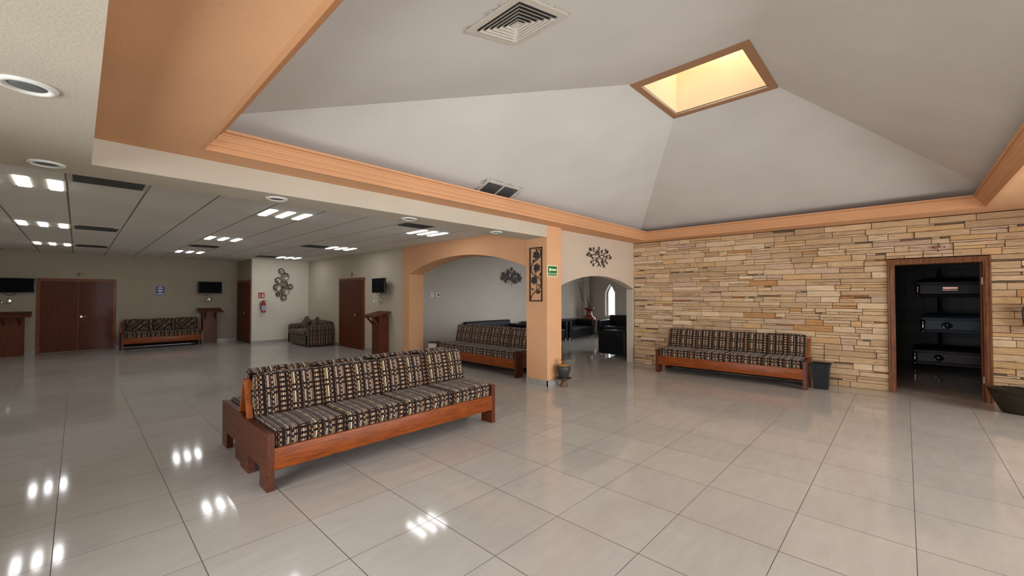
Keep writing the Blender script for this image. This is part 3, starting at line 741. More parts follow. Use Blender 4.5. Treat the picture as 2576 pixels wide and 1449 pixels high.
for z in (0.26, 1.68):
    G().box(W_-T_-0.006, 0.05, z, W_-T_, 0.115, z+0.10).build('hinge', 'chrome', d4)['label'] = 'white metal hinge plate'

# ------------------------------------------------------------------ benches
def make_bench(n):
    L = 0.12+0.5875*n; D = 0.755
    t = thing('bench', (0, 0, 0))
    for x0 in (0.0, L-0.055):
        x1 = x0+0.055
        poly = [(0, 0), (0.19, 0), (0.19, 0.155), (D-0.25, 0.155), (D-0.25, 0), (D, 0), (D, 0.45), (0, 0.45)]
        p = G().prism(poly, x0, x1, 'yz').build('side_panel', 'wood_y', t, 0.003); fix_normals(p)
    G().bbox(0.05, 0.0, 0.158, L-0.05, 0.03, 0.332).build('front_rail', 'wood', t)
    G().box(0.055, 0.70, 0.02, L-0.055, 0.715, 0.30).build('under_seat_shade', 'shade_board', t)['label'] = 'near-black board added as painted shade under the seat'  # added board, painted dark in place of the shadow beneath the seat
    G().box(0.055, 0.725, 0.2, L-0.055, 0.75, 0.33).box(0.055, 0.03, 0.29, L-0.055, 0.725, 0.322).build('seat_frame', 'wood', t)
    # leaning back frame: end boards and slats
    g = G()
    def lean(x0, x1, z0, z1, th=0.022):
        sl = (0.70-0.575)/(0.77-0.40)
        y = lambda z: 0.580+(z-0.40)*sl
        g.add([(x0, y(z0), z0), (x1, y(z0), z0), (x1, y(z0)+th, z0), (x0, y(z0)+th, z0), (x0, y(z1), z1), (x1, y(z1), z1), (x1, y(z1)+th, z1), (x0, y(z1)+th, z1)],
              [(0, 3, 2, 1), (4, 5, 6, 7), (0, 1, 5, 4), (1, 2, 6, 5), (2, 3, 7, 6), (3, 0, 4, 7)])
    lean(0.012, 0.06, 0.335, 0.77, 0.03); lean(L-0.06, L-0.012, 0.335, 0.77, 0.03)
    for k in range(1, n): lean(0.06+0.5875*k-0.03, 0.06+0.5875*k+0.03, 0.335, 0.75)
    lean(0.06, L-0.06, 0.68, 0.75); lean(0.06, L-0.06, 0.36, 0.43)
    g.build('back_frame', 'wood_z', t)
    rr = random.Random(n)
    for k in range(n):
        a = 0.062+0.5875*k; b = a+0.583
        G().rbox(a, 0.014, 0.322, b, 0.60, 0.475, 0.035, 5, 0.012, uoff=(0.0, 0.0)).build('seat_cushion', 'fabric', t)
        h = rr.uniform(-0.006, 0.008)
        R = Matrix.Translation((0, 0.475, 0.462)) @ Matrix.Rotation(-0.235, 4, 'X') @ Matrix.Rotation(rr.uniform(-0.008, 0.008), 4, 'Z')
        G().rbox(a, 0, 0, b, 0.13, 0.395+h, 0.035, 5, 0.014, mtx=R, uoff=(0.0, 0.03)).build('back_cushion', 'fabric', t)
    return t
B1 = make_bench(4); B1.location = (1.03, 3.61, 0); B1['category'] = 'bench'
B1['label'] = 'front bench of the back-to-back pair in the middle of the floor, seat facing the camera'
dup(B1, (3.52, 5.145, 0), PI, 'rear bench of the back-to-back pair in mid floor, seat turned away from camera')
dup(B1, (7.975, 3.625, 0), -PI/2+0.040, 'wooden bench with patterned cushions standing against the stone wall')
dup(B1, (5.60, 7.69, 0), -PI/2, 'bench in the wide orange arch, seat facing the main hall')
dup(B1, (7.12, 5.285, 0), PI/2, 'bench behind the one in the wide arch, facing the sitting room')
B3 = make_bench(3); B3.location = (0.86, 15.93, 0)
tag(B3, 'shorter three-seat bench with diagonal pillows beside the brown double door', 'bench')
for k, x in enumerate((0.36, 0.93, 1.50)):
    R = Matrix.Rotation(-0.30, 4, 'X') @ Matrix.Rotation(PI/4, 4, 'Y')
    p = G().rbox(-0.19, -0.045, -0.17, 0.19, 0.045, 0.17, 0.04, 5, 0.025, mtx=Matrix.Rotation(-0.235, 4, 'X')).build('throw_pillow', 'fabric_diag')
    p.location = (0.86+x, 15.93+0.438, 0.665)
    tag(p, ['left', 'middle', 'right'][k] + ' one of three square pillows with slanting pattern on the far bench', 'pillow', 'pillows on the far bench')

# ------------------------------------------------------------------ patterned loveseat with rolled arms
t = thing('loveseat', (4.66, 14.45, 0), -PI/2, 'patterned loveseat with rolled arms in the alcove corner', 'sofa')
L, D = 1.70, 0.82
G().rbox(0.02, 0.03, 0.03, L-0.02, D, 0.36, 0.03, 4, 0.0).build('base', 'fabric_sofa', t)
for x0 in (0.0, L-0.24):
    g = G().rbox(x0+0.03, 0.03, 0.03, x0+0.21, D-0.02, 0.50, 0.03, 3, 0.0)
    prof = [(0.02, 0.0), (0.10, 0.012), (0.125, 0.04), (0.13, 0.2), (0.13, 0.55), (0.125, 0.74), (0.10, 0.765), (0.02, 0.775)]
    g.lathe(prof, 20, mtx=Matrix.Translation((x0+0.12, 0.02, 0.50)) @ Matrix.Rotation(-PI/2, 4, 'X'))
    g.build('arm', 'fabric_sofa', t)
g = G().rbox(0.10, D-0.22, 0.30, L-0.10, D+0.0, 0.64, 0.06, 4, 0.0)
g.tube([(0.08, D-0.10, 0.62), (0.5, D-0.10, 0.64), (L/2, D-0.10, 0.645), (L-0.5, D-0.10, 0.64), (L-0.08, D-0.10, 0.62)], 0.115, 14)
g.build('backrest', 'fabric_sofa', t)
for k in range(2):
    a = 0.25+k*0.60; G().rbox(a, -0.02, 0.34, a+0.60, 0.60, 0.475, 0.05, 5, 0.02).build('seat_cushion', 'fabric_sofa', t)
for k, (x, y, rz, lab) in enumerate(((0.55, 0.40, 0.5, 'left'), (1.20, 0.42, -0.45, 'right'))):
    p = G().rbox(-0.19, -0.05, -0.16, 0.19, 0.05, 0.16, 0.045, 5, 0.025).build('throw_pillow', 'fabric_sofa')
    p.matrix_world = Matrix.Translation((4.66, 14.45, 0)) @ Matrix.Rotation(-PI/2, 4, 'Z') @ Matrix.Translation((x, y, 0.665)) @ Matrix.Rotation(rz, 4, 'Y') @ Matrix.Rotation(-0.35, 4, 'X')
    tag(p, 'patterned square pillow leaning at the ' + ('far' if k == 0 else 'near') + ' end of the loveseat', 'pillow', 'pillows on the loveseat')

# ------------------------------------------------------------------ lecterns
def make_lectern():
    t = thing('lectern', (0, 0, 0))
    G().box(-0.19, 0, 0, 0.19, 0.26, 0.975).build('body', 'lectern', t, 0.004)
    R = Matrix.Translation((0, -0.23, 0.985)) @ Matrix.Rotation(math.atan2(0.115, 0.5), 4, 'X')
    G().box(-0.32, 0, 0, 0.32, 0.50, 0.028, mtx=R).box(-0.32, 0, 0.028, 0.32, 0.02, 0.045, mtx=R).build('top', 'lectern', t, 0.003)
    g = G().prism([(-0.19, 0.90), (0.26, 0.90), (0.26, 1.075), (-0.02, 1.025)], -0.15, 0.15, 'yz') if False else G()
    g.box(-0.17, 0.0, 0.97, 0.17, 0.25, 1.03)
    fix_normals(g.build('cradle', 'lectern', t))
    for x in (-0.13, 0.13):
        G().prism([(0.0, 0.76), (0.0, 0.82), (-0.15, 1.0), (-0.20, 0.992)], x-0.014, x+0.014, 'yz').build('bracket', 'lectern', t)
    return t
LB = make_lectern(); LB.location = (2.985, 16.40, 0); tag(LB, 'brown wooden lectern between the three-seat bench and the narrow door', 'lectern')
dup(LB, (-1.13, 16.40, 0), 0, 'brown wooden lectern left of the double door, under the screen')
dup(LB, (5.23, 9.76, 0), -PI/2, 'brown wooden lectern against the wall right of the two-leaf door')

# ------------------------------------------------------------------ televisions and wall lamps
def make_tv():
    t = thing('television', (0, 0, 0))          # origin on the wall, facing -y, centre of the screen
    G().bbox(-0.32, -0.20, -0.19, 0.32, -0.145, 0.19, 0.006).build('casing', 'black', t)
    G().box(-0.302, -0.203, -0.168, 0.302, -0.2, 0.178).build('screen', 'screen', t)
    G().box(-0.12, -0.145, -0.1, 0.12, -0.125, 0.1).box(-0.03, -0.13, -0.03, 0.03, 0.0, 0.03).box(-0.08, -0.02, -0.08, 0.08, 0.0, 0.08).build('wall_mount', 'black', t)
    G().tube([(-0.18, -0.15, -0.18), (-0.15, -0.13, -0.245), (-0.08, -0.11, -0.26), (0.0, -0.09, -0.2), (0.02, -0.04, -0.12)], 0.006, 6).build('cable', 'black', t)
    return t
TV = make_tv(); TV.location = (3.00, YB, 1.795); tag(TV, 'black flat television on the far wall above the lectern right of the bench', 'television')
dup(TV, (-1.09, YB, 1.80), 0, 'black flat television at the left edge of the far wall')
dup(TV, (5.50, 9.78, 1.785), -PI/2, 'black television standing out from the wall right of the two-leaf door')
def make_lamp():
    t = thing('wall_lamp', (0, 0, 0))
    G().lathe([(0.07, 0), (0.068, 0.012), (0.05, 0.02), (0.012, 0.026)], 22, mtx=Matrix.Rotation(PI/2, 4, 'X')).build('backplate', 'chrome', t)
    G().tube([(0, -0.02, 0), (0, -0.09, 0.0), (-0.04, -0.12, 0.0), (-0.10, -0.13, 0.005)], 0.009, 8).build('arm', 'chrome', t)
    G().lathe([(0.012, 0), (0.026, -0.03), (0.03, -0.075), (0.024, -0.08)], 14, c=(-0.10, -0.13, 0.012)).build('lamp_head', 'chrome', t)
    return t
WL = make_lamp(); WL.location = (5.50, 10.0, 1.39); WL.rotation_euler = (0, 0, -PI/2); tag(WL, 'small chrome wall lamp above the lectern on the right wall', 'lamp', 'chrome wall lamps over the lecterns')
dup(WL, (3.02, YB, 1.405), 0, 'small chrome wall lamp under the television right of the far bench', 'chrome wall lamps over the lecterns')
dup(WL, (-1.22, YB, 1.40), 0, 'small chrome wall lamp under the leftmost television', 'chrome wall lamps over the lecterns')

# ------------------------------------------------------------------ ceiling lights, vents, speakers
def make_troffer():
    t = thing('ceiling_light', (0, 0, Z3))       # 61 cm square, three strips along y
    G().box(-0.30, -0.30, -0.006, 0.30, 0.30, 0.0).build('frame', 'cream', t)
    for x in (-0.225, 0.0, 0.225):
        G().box(x-0.044, -0.275, -0.014, x+0.044, 0.275, -0.006).build('light_strip', 'led', t)
    return t
TR = make_troffer(); first = True
nm = {0: 'left', 1: 'middle', 2: 'right'}; rw = {0: 'nearest', 1: 'second', 2: 'farthest'}
for i, x in enumerate((-0.395, 2.045, 4.48)):
    for j, y in enumerate((6.435, 10.095, 13.755)):
        lab = 'recessed three-strip ceiling light, %s one in the %s row' % (rw[j], nm[i])
        if first: TR.location = (x, y, Z3); tag(TR, lab, 'light', 'recessed ceiling lights'); first = False
        else: dup(TR, (x, y, Z3), 0, lab, 'recessed ceiling lights')['category'] = 'light'
def make_slot():
    t = thing('ceiling_vent', (0, 0, Z3))
    G().box(-0.30, -0.30, -0.006, 0.30, 0.30, 0.0).build('plate', 'cream', t)
    G().box(-0.215, -0.275, -0.022, 0.20, -0.20, -0.006).build('slot', 'ventdark', t)['label'] = 'black sooty slot'
    g = G()
    for k in range(4): g.add([(-0.26, -0.16+k*0.1, -0.006), (0.26, -0.16+k*0.1, -0.006), (0.26, -0.10+k*0.1, -0.020), (-0.26, -0.10+k*0.1, -0.020)], [(0, 1, 2, 3), (3, 2, 1, 0)])
    g.build('slats', 'grille', t)
    return t
VT = make_slot(); first = True
for x, y, lab in ((0.215, 5.82, 'grey sooty ceiling vent nearest the camera, left part'), (0.215, 10.095, 'grey sooty ceiling vent beside the second left light'), (0.215, 13.755, 'sooty ceiling vent beside the farthest left light'),
                  (2.045, 11.90, 'ceiling vent between the second and farthest middle lights'), (3.86, 5.82, 'ceiling vent beside the nearest right light'),
                  (3.86, 10.095, 'ceiling vent beside the second right light'), (3.86, 13.755, 'ceiling vent beside the farthest right light')):
    if first: VT.location = (x, y, Z3); tag(VT, lab, 'vent', 'sooty ceiling vents'); first = False
    else: dup(VT, (x, y, Z3), 0, lab, 'sooty ceiling vents')
def make_speaker():
    t = thing('ceiling_speaker', (0, 0, Z1))
    G().lathe([(0.070, -0.004), (0.072, -0.012), (0.085, -0.014), (0.098, -0.009), (0.102, 0.0), (0.07, 0.0)], 36).build('ring', 'white', t)
    G().lathe([(0.070, -0.003), (0.04, -0.008), (0.005, -0.009)], 30).build('grille', 'grille', t)
    return t
SP = make_speaker(); SP.location = (-0.17, 2.93, Z1); tag(SP, 'round white ceiling speaker nearest the camera at the left edge', 'speaker', 'round ceiling speakers')
for x, lab in ((-0.17, 'round ceiling speaker at the corner of the soffit, left of the orange band'), (1.37, 'round ceiling speaker left of the nearest middle light'), (2.90, 'round ceiling speaker near the right-hand vent'), (4.44, 'round ceiling speaker nearest the orange pillar')):
    dup(SP, (x, 4.56, Z1), 0, lab, 'round ceiling speakers')

# four-way diffuser on the vault's west slope
SWS = (SZ-BZ)/(SX0-BX0); SNS = (SZ-BZ)/(BY1-SY1)
t = thing('ceiling_vent', (1.91, 1.77, BZ+SWS*(1.91-BX0)-0.001), 0, 'square louvred air vent high on the sloping vault', 'vent'); t.rotation_euler = (0, -math.atan(SWS), 0)
H = 0.235
def ringbox(g, h0, h1, z0, z1, skew=0.0):
    V = []
    for h, z in ((h1, z0), (h0, z0+skew), (h0, z1+skew), (h1, z1)):
        V += [(-h, -h, z), (h, -h, z), (h, h, z), (-h, h, z)]
    F = []
    for i in range(4):
        j = (i+1) % 4
        for k in range(4):
            k2 = (k+1) % 4; F.append((i*4+k, j*4+k, j*4+k2, i*4+k2))
    g.add(V, F)
g = G(); ringbox(g, 0.19, 0.235, -0.012, 0.0); fix_normals(g.build('frame', 'cream', t))
G().box(-0.19, -0.19, -0.004, 0.19, 0.19, -0.001).build('backing', 'ventdark', t)
g = G()
for k, h in enumerate((0.175, 0.145, 0.115, 0.085, 0.055)): ringbox(g, h-0.014, h, -0.022, -0.019, 0.014)
ringbox(g, 0.0005, 0.030, -0.018, -0.014, 0.006); fix_normals(g.build('louvres', 'cream', t))
# return grille on the north slope
t = thing('ceiling_vent', (4.00, 4.07, BZ+SNS*(BY1-4.07)-0.001), 0, 'oblong sooty vent grille just above the orange cornice', 'vent'); t.rotation_euler = (-math.atan(SNS), 0, 0)
g = G().box(-0.33, -0.16, -0.010, 0.33, -0.13, 0).box(-0.33, 0.13, -0.010, 0.33, 0.16, 0).box(-0.33, -0.13, -0.010, -0.29, 0.13, 0).box(0.29, -0.13, -0.010, 0.33, 0.13, 0).box(-0.012, -0.13, -0.012, 0.012, 0.13, 0)
g.build('frame', 'cream', t); G().box(-0.29, -0.13, -0.004, 0.29, 0.13, -0.001).build('backing', 'ventdark', t)
g = G()
for k in range(36):
    x = -0.28+k*0.016
    if abs(x) > 0.014: g.box(x, -0.13, -0.009, x+0.003, 0.13, -0.004)
g.build('slats', 'grille', t)

# ------------------------------------------------------------------ wall art and signs
# vine panel on the pillar (plane X = 5.44, facing -X). local: x = -(Y), so left of the panel is larger Y
def wallthing(name, loc, rz, label, cat, group=None): return thing(name, loc, rz, label, cat, group)
def leaf(g, x0, z0, x1, z1, w=0.38, y=-0.012):
    a = Vector((x0, 0, z0)); b = Vector((x1, 0, z1)); d = b-a; n = Vector((-d.z, 0, d.x))*w; m = 10
    rim = []
    for i in range(m+1):
        t = i/m; k = math.sin(PI*t)**0.8*(1-0.25*t); rim.append((a+d*t, n*k*0.62))
    V = []; F = []
    for p, q in rim:
        V += [(p.x-q.x, y, p.z-q.z), (p.x, y-0.010, p.z), (p.x+q.x, y, p.z+q.z), (p.x, y+0.006, p.z)]
    for i in range(m):
        o = i*4
        for k in range(4):
            k2 = (k+1) % 4; F.append((o+k, o+4+k, o+4+k2, o+k2))
    g.add(V, F, True)
def smooth(pts, n=6):
    out = []; P = [Vector(p) for p in pts]
    for i in range(len(P)-1):
        p0 = P[max(i-1, 0)]; p1 = P[i]; p2 = P[i+1]; p3 = P[min(i+2, len(P)-1)]
        for k in range(n):
            t = k/n; out.append(0.5*((2*p1)+(-p0+p2)*t+(2*p0-5*p1+4*p2-p3)*t*t+(-p0+3*p1-3*p2+p3)*t**3))
    out.append(P[-1]); return out
YC, ZC = 4.597, 1.892
t = wallthing('wall_art', (5.44, YC, ZC), -PI/2, 'tall narrow metal panel of flowers on a vine, on the orange pillar', 'wall art')
def L2(y, z): return (YC-y, z-ZC)
g = G(); w, h = 0.131, 0.455
for a, b in (((-w, -h), (w, -h)), ((w, -h), (w, h)), ((w, h), (-w, h)), ((-w, h), (-w, -h))):
    g.box(min(a[0], b[0])-0.009, -0.018, min(a[1], b[1])-0.009, max(a[0], b[0])+0.009, 0.0, max(a[1], b[1])+0.009)
g.build('frame', 'iron', t)
vine = [(4.723, 1.454), (4.667, 1.549), (4.577, 1.608), (4.5, 1.675), (4.483, 1.759), (4.521, 1.827), (4.632, 1.882), (4.694, 1.935), (4.699, 2.022), (4.654, 2.096), (4.564, 2.143), (4.498, 2.206), (4.487, 2.281), (4.531, 2.331)]
g = G().tube(smooth([(L2(*p)[0], -0.010, L2(*p)[1]) for p in vine]), 0.007, 6)
g.tube(smooth([(L2(*p)[0], -0.010, L2(*p)[1]) for p in [(4.599, 1.6), (4.571, 1.676), (4.588, 1.744)]]), 0.005, 6)
g.tube(smooth([(L2(*p)[0], -0.010, L2(*p)[1]) for p in [(4.60, 1.88), (4.60, 1.93), (4.58, 1.97)]]), 0.005, 6)
g.build('vine', 'iron', t)
for a, b in [((4.553, 2.295), (4.603, 2.328)), ((4.671, 2.106), (4.614, 2.154)), ((4.51, 1.852), (4.488, 1.919)), ((4.549, 1.693), (4.511, 1.717)), ((4.65, 1.617), (4.694, 1.661)), ((4.588, 1.566), (4.495, 1.607)), ((4.632, 1.924), (4.604, 1.957))]:
    g = G(); leaf(g, *L2(*a), *L2(*b), 0.5, -0.008); g.build('leaf', 'bronze', t)
for fy, fz in [(4.581, 2.224), (4.57, 2.007), (4.627, 1.792)]:
    g = G(); cx, cz = L2(fy, fz)
    for k in range(6):
        a = k*PI/3+0.4; leaf(g, cx+0.012*math.cos(a), cz+0.012*math.sin(a), cx+0.078*math.cos(a), cz+0.078*math.sin(a), 0.78, -0.016)
    for k in range(5):
        a = k*PI*0.4; leaf(g, cx, cz, cx+0.042*math.cos(a), cz+0.042*math.sin(a), 0.7, -0.026)
    fl = g.build('flower', 'flower', t)

# leafy branch on the wall over the low arch (plane Y = 4.48)
t = wallthing('wall_art', (7.25, 4.48, 2.30), 0, 'dark metal branches with leaves above the low arch', 'wall art')
br = [[(-0.052, 2.105), (-0.005, 2.178), (-0.078, 2.233), (-0.169, 2.228), (-0.259, 2.198)], [(0.069, 2.111), (-0.005, 2.178), (-0.096, 2.232)], [(-0.106, 2.172), (-0.078, 2.253), (0.006, 2.323), (-0.113, 2.379), (-0.221, 2.421)],
      [(0.117, 2.184), (0.099, 2.264), (0.006, 2.323), (0.016, 2.379), (-0.002, 2.438)], [(0.006, 2.318), (0.128, 2.347), (0.243, 2.324), (0.36, 2.295), (0.46, 2.297)], [(0.128, 2.347), (0.224, 2.384), (0.302, 2.42)],
      [(0.202, 2.097), (0.127, 2.185), (0.165, 2.227), (0.281, 2.214)], [(-0.077, 2.342), (-0.204, 2.334), (-0.311, 2.297), (-0.398, 2.301)], [(0.185, 2.32), (0.127, 2.225), (0.07, 2.202)]]
g = G()
for b in br: g.tube(smooth([(x, -0.014, z-2.30) for x, z in b]), 0.0075, 6)
g.box(-0.03, -0.014, -0.04, 0.03, 0, -0.03)
g.build('branches', 'iron', t)
for a in [(-0.257, 2.423, -0.362, 2.444), (-0.176, 2.429, -0.203, 2.486), (-0.022, 2.376, -0.085, 2.441), (0.016, 2.439, -0.002, 2.513), (0.1, 2.375, 0.129, 2.458), (0.264, 2.427, 0.254, 2.493), (0.283, 2.408, 0.372, 2.451), (-0.328, 2.325, -0.389, 2.383), (-0.398, 2.306, -0.458, 2.335), (-0.311, 2.287, -0.249, 2.34), (-0.205, 2.245, -0.258, 2.291), (-0.114, 2.261, -0.132, 2.294), (-0.303, 2.156, -0.259, 2.212), (-0.215, 2.097, -0.188, 2.172), (0.282, 2.311, 0.331, 2.361), (0.43, 2.326, 0.401, 2.386), (0.44, 2.285, 0.491, 2.34), (0.242, 2.232, 0.282, 2.285), (0.329, 2.175, 0.281, 2.224), (0.107, 2.163, 0.184, 2.198), (0.193, 2.092, 0.203, 2.163), (-0.168, 2.336, -0.114, 2.35)]:
    g = G(); leaf(g, a[0], a[1]-2.30, a[2], a[3]-2.30, 0.62, -0.016); g.build('leaf', 'bronze', t)

# square-block metal art on the sitting-room wall
t = wallthing('wall_art', (9.74, 9.30, 2.12), 0, 'dark cluster of metal squares and rods on the grey sitting room wall', 'wall art')
rr = random.Random(5); g = G()
for k in range(9):
    x = -0.42+k*0.105; hh = 0.30-abs(x)*0.42; g.box(x-0.004, -0.022, -hh, x+0.004, -0.014, hh+0.02)
for z in (-0.18, -0.10, -0.02, 0.06, 0.14):
    ww = 0.47-abs(z-0.0)*0.9; g.box(-ww, -0.026, z-0.004, ww, -0.018, z+0.004)
g.box(-0.02, -0.018, -0.02, 0.02, 0, 0.02)
g.build('rods', 'iron', t)
g = G()
for k in range(40):
    x = rr.uniform(-0.42, 0.42); m = 0.25-abs(x)*0.34; z = rr.uniform(-m, m); a, b = rr.choice([(0.04, 0.04), (0.05, 0.04), (0.035, 0.06)])
    g.box(x-a, -0.034-0.003*k/34, z-b, x+a, -0.026-0.003*k/34, z+b)
for x, z in ((-0.46, -0.05), (0.44, -0.02), (0.0, 0.26)): g.box(x-0.04, -0.034, z-0.05, x+0.04, -0.026, z+0.05)
g.build('squares', 'iron', t)

# disc art in the alcove (plane Y = 14.95)
t = wallthing('wall_art', (4.70, 14.95, 1.88), 0, 'cluster of nine round silvery discs on the alcove wall', 'wall art')
for k, (x, z, r, dx, dz, am) in enumerate([(4.635, 2.325, 0.10, 0.0, 0.035, 0), (4.744, 2.146, 0.138, 0.03, 0.055, 1), (4.55, 2.028, 0.108, -0.03, 0.015, 0), (4.734, 1.918, 0.103, 0.045, 0.0, 1), (4.91, 1.828, 0.092, 0.01, -0.02, 0), (4.523, 1.798, 0.132, -0.05, 0.0, 1), (4.75, 1.678, 0.138, -0.045, 0.01, 1), (4.542, 1.571, 0.078, -0.005, 0.01, 1), (4.709, 1.459, 0.097, -0.02, 0.0, 0)]):
    y = -0.012-0.006*(k % 3)
    m = Matrix.Translation((x-4.70, y, z-1.88)) @ Matrix.Rotation(PI/2, 4, 'X')
    d = G().lathe([(r*0.96, 0.0), (r, 0.004), (r, 0.014), (r*0.93, 0.016), (r*0.90, 0.006), (0.004, 0.004)], 30, mtx=m).build('disc', 'silver', t)
    rg = G()
    for q, rad in enumerate((0.95, 0.72, 0.48)):
        cx = dx*(1-rad)*1.6; cz = dz*(1-rad)*1.6
        rg.tube([(x-4.70+cx+r*rad*math.cos(a*PI/14), y-0.016-0.004*q, z-1.88+cz+r*rad*math.sin(a*PI/14)) for a in range(28)], 0.005, 5, True)
    rg.build('ring', 'bronze', d)
    G().lathe([(r*0.34, 0.006), (r*0.34, 0.026), (r*0.30, 0.029), (0.004, 0.029)], 22, mtx=Matrix.Translation((dx*0.9, 0, dz*0.9)) @ m).build('centre', 'amber' if am else 'silver', d)
    if k == 0: G().box(-0.05, -0.008, -0.42, 0.05, 0.0, 0.45).build('backing_bar', 'iron', t)

def text(s, size, loc, rot, mat, parent, name='lettering'):
    c = bpy.data.curves.new(name, 'FONT'); c.body = s; c.size = size; c.align_x = 'CENTER'; c.align_y = 'CENTER'; c.extrude = 0.0006
    c.materials.append(MAT[mat]); o = bpy.data.objects.new(name, c); COL.objects.link(o)
    dg = bpy.context.evaluated_depsgraph_get(); me = bpy.data.meshes.new_from_object(o.evaluated_get(dg))
    bpy.data.objects.remove(o); o = bpy.data.objects.new(name, me); COL.objects.link(o)
    if not me.materials: me.materials.append(MAT[mat])
    o.parent = parent; o.location = loc; o.rotation_euler = rot
    return o
# green route sign on the pillar
t = wallthing('sign', (5.586, 4.36, 1.946), 0, 'green sign with a white left arrow on the orange pillar', 'sign')
G().box(-0.141, -0.004, -0.098, 0.141, 0.0, 0.098).build('plate', 'signcream', t)
G().box(-0.123, -0.006, -0.035, 0.123, -0.004, 0.082).box(-0.123, -0.006, -0.083, 0.123, -0.004, -0.044).build('green_field', 'signgreen', t)
G().prism([(-0.105, 0.022), (-0.062, 0.062), (-0.062, 0.036), (0.105, 0.036), (0.105, 0.006), (-0.062, 0.006), (-0.062, -0.018)], -0.008, -0.006, 'xz').build('arrow', 'signcream', t)
text('RUTA DE EVACUACION', 0.021, (0, -0.0065, -0.064), (PI/2, 0, 0), 'signcream', t)
# blue mask sign
t = wallthing('sign', (1.765, YB, 1.685), 0, 'blue mandatory mask sign on the far wall above the bench', 'sign')
G().box(-0.105, -0.004, -0.135, 0.105, 0.0, 0.135).build('plate', 'signblue', t)
G().prism([(0.055*math.cos(a*PI/12)*(1 if math.sin(a*PI/12) > 0 else 0.92), 0.035+0.075*math.sin(a*PI/12)) for a in range(24)], -0.0065, -0.004, 'xz').build('face_symbol', 'signwhite', t)
G().prism([(-0.050, 0.055), (0.0, 0.066), (0.050, 0.055), (0.045, 0.025), (0.0, 0.012), (-0.045, 0.025)], -0.0085, -0.0065, 'xz').build('mask_symbol', 'signblue', t)
G().box(-0.085, -0.0055, -0.112, 0.085, -0.004, -0.100).box(-0.085, -0.0055, -0.092, 0.085, -0.004, -0.082).box(-0.03, -0.0055, -0.074, 0.03, -0.004, -0.066).build('text_lines', 'signwhite', t)
# extinguisher sign
t = wallthing('sign', (4.065, 14.95, 1.535), 0, 'red extinguisher sign with white arrow on the alcove wall', 'sign')
G().box(-0.088, -0.004, -0.09, 0.088, 0.0, 0.09).build('plate', 'signred', t)
G().prism([(-0.048, 0.045), (-0.032, 0.045), (-0.032, -0.015), (-0.014, -0.015), (-0.040, -0.058), (-0.066, -0.015), (-0.048, -0.015)], -0.006, -0.004, 'xz').build('arrow', 'signwhite', t)
G().prism([(0.018, -0.062), (0.060, -0.062), (0.060, 0.030), (0.050, 0.042), (0.048, 0.060), (0.028, 0.060), (0.028, 0.042), (0.018, 0.030)], -0.006, -0.004, 'xz').build('extinguisher_symbol', 'signwhite', t)

def make_ext():
    t = thing('fire_extinguisher', (0, 0, 0))
    r = 0.062
    G().lathe([(0.02, 0.0), (r, 0.006), (r, 0.02), (r, 0.285), (r*0.92, 0.315), (r*0.6, 0.34), (0.025, 0.35), (0.022, 0.36)], 26, c=(0, -0.085, 0)).build('cylinder', 'red', t)
    g = G(); V = []; F = []
    for k in range(15):
        a = -PI/2-1.15+k*2.3/14
        for z in (0.075, 0.225): V.append(((r+0.0015)*math.cos(a), -0.085+(r+0.0015)*math.sin(a), z))
    for k in range(14): F.append((2*k, 2*k+2, 2*k+3, 2*k+1))
    g.add(V, F, True).build('paper_label', 'label', t)
    g = G()
    for z in (0.095, 0.113, 0.131, 0.155, 0.179, 0.197):
        V = []; F = []
        for k in range(9):
            a = -PI/2-0.75+k*1.5/8
            for dz in (0, 0.007): V.append(((r+0.0025)*math.cos(a), -0.085+(r+0.0025)*math.sin(a), z+dz))
        for k in range(8): F.append((2*k, 2*k+2, 2*k+3, 2*k+1))
        g.add(V, F, True)
    g.build('label_print', 'signblue', t)
    g = G().box(-0.018, -0.105, 0.355, 0.018, -0.065, 0.385).box(0.0, -0.095, 0.385, 0.10, -0.075, 0.392)
    g.add([(0.01, -0.097, 0.378), (0.11, -0.097, 0.350), (0.11, -0.073, 0.350), (0.01, -0.073, 0.378), (0.01, -0.097, 0.384), (0.11, -0.097, 0.356), (0.11, -0.073, 0.356), (0.01, -0.073, 0.384)],
          [(0, 3, 2, 1), (4, 5, 6, 7), (0, 1, 5, 4), (1, 2, 6, 5), (2, 3, 7, 6), (3, 0, 4, 7)])
    g.build('valve_handle', 'iron', t)
    G().tube(smooth([(-0.015, -0.085, 0.37), (-0.06, -0.088, 0.365), (-0.092, -0.09, 0.30), (-0.09, -0.09, 0.18), (-0.07, -0.10, 0.09)]), 0.010, 8).build('hose', 'black', t)
    G().box(-0.02, -0.03, 0.30, 0.02, 0.0, 0.34).box(-0.008, -0.07, 0.345, 0.008, -0.0, 0.353).build('bracket', 'chrome', t)
    return t
EX = make_ext(); EX.location = (4.105, 14.95, 0.985); tag(EX, 'red fire extinguisher hanging on the alcove wall under its red sign', 'fire extinguisher')
e2 = copy_tree(EX); e2.location = (SM @ Vector((5.725, -0.025, 1.03))); e2.rotation_euler = (0, 0, SROT); e2['label'] = 'red fire extinguisher on the stone wall at the right edge'

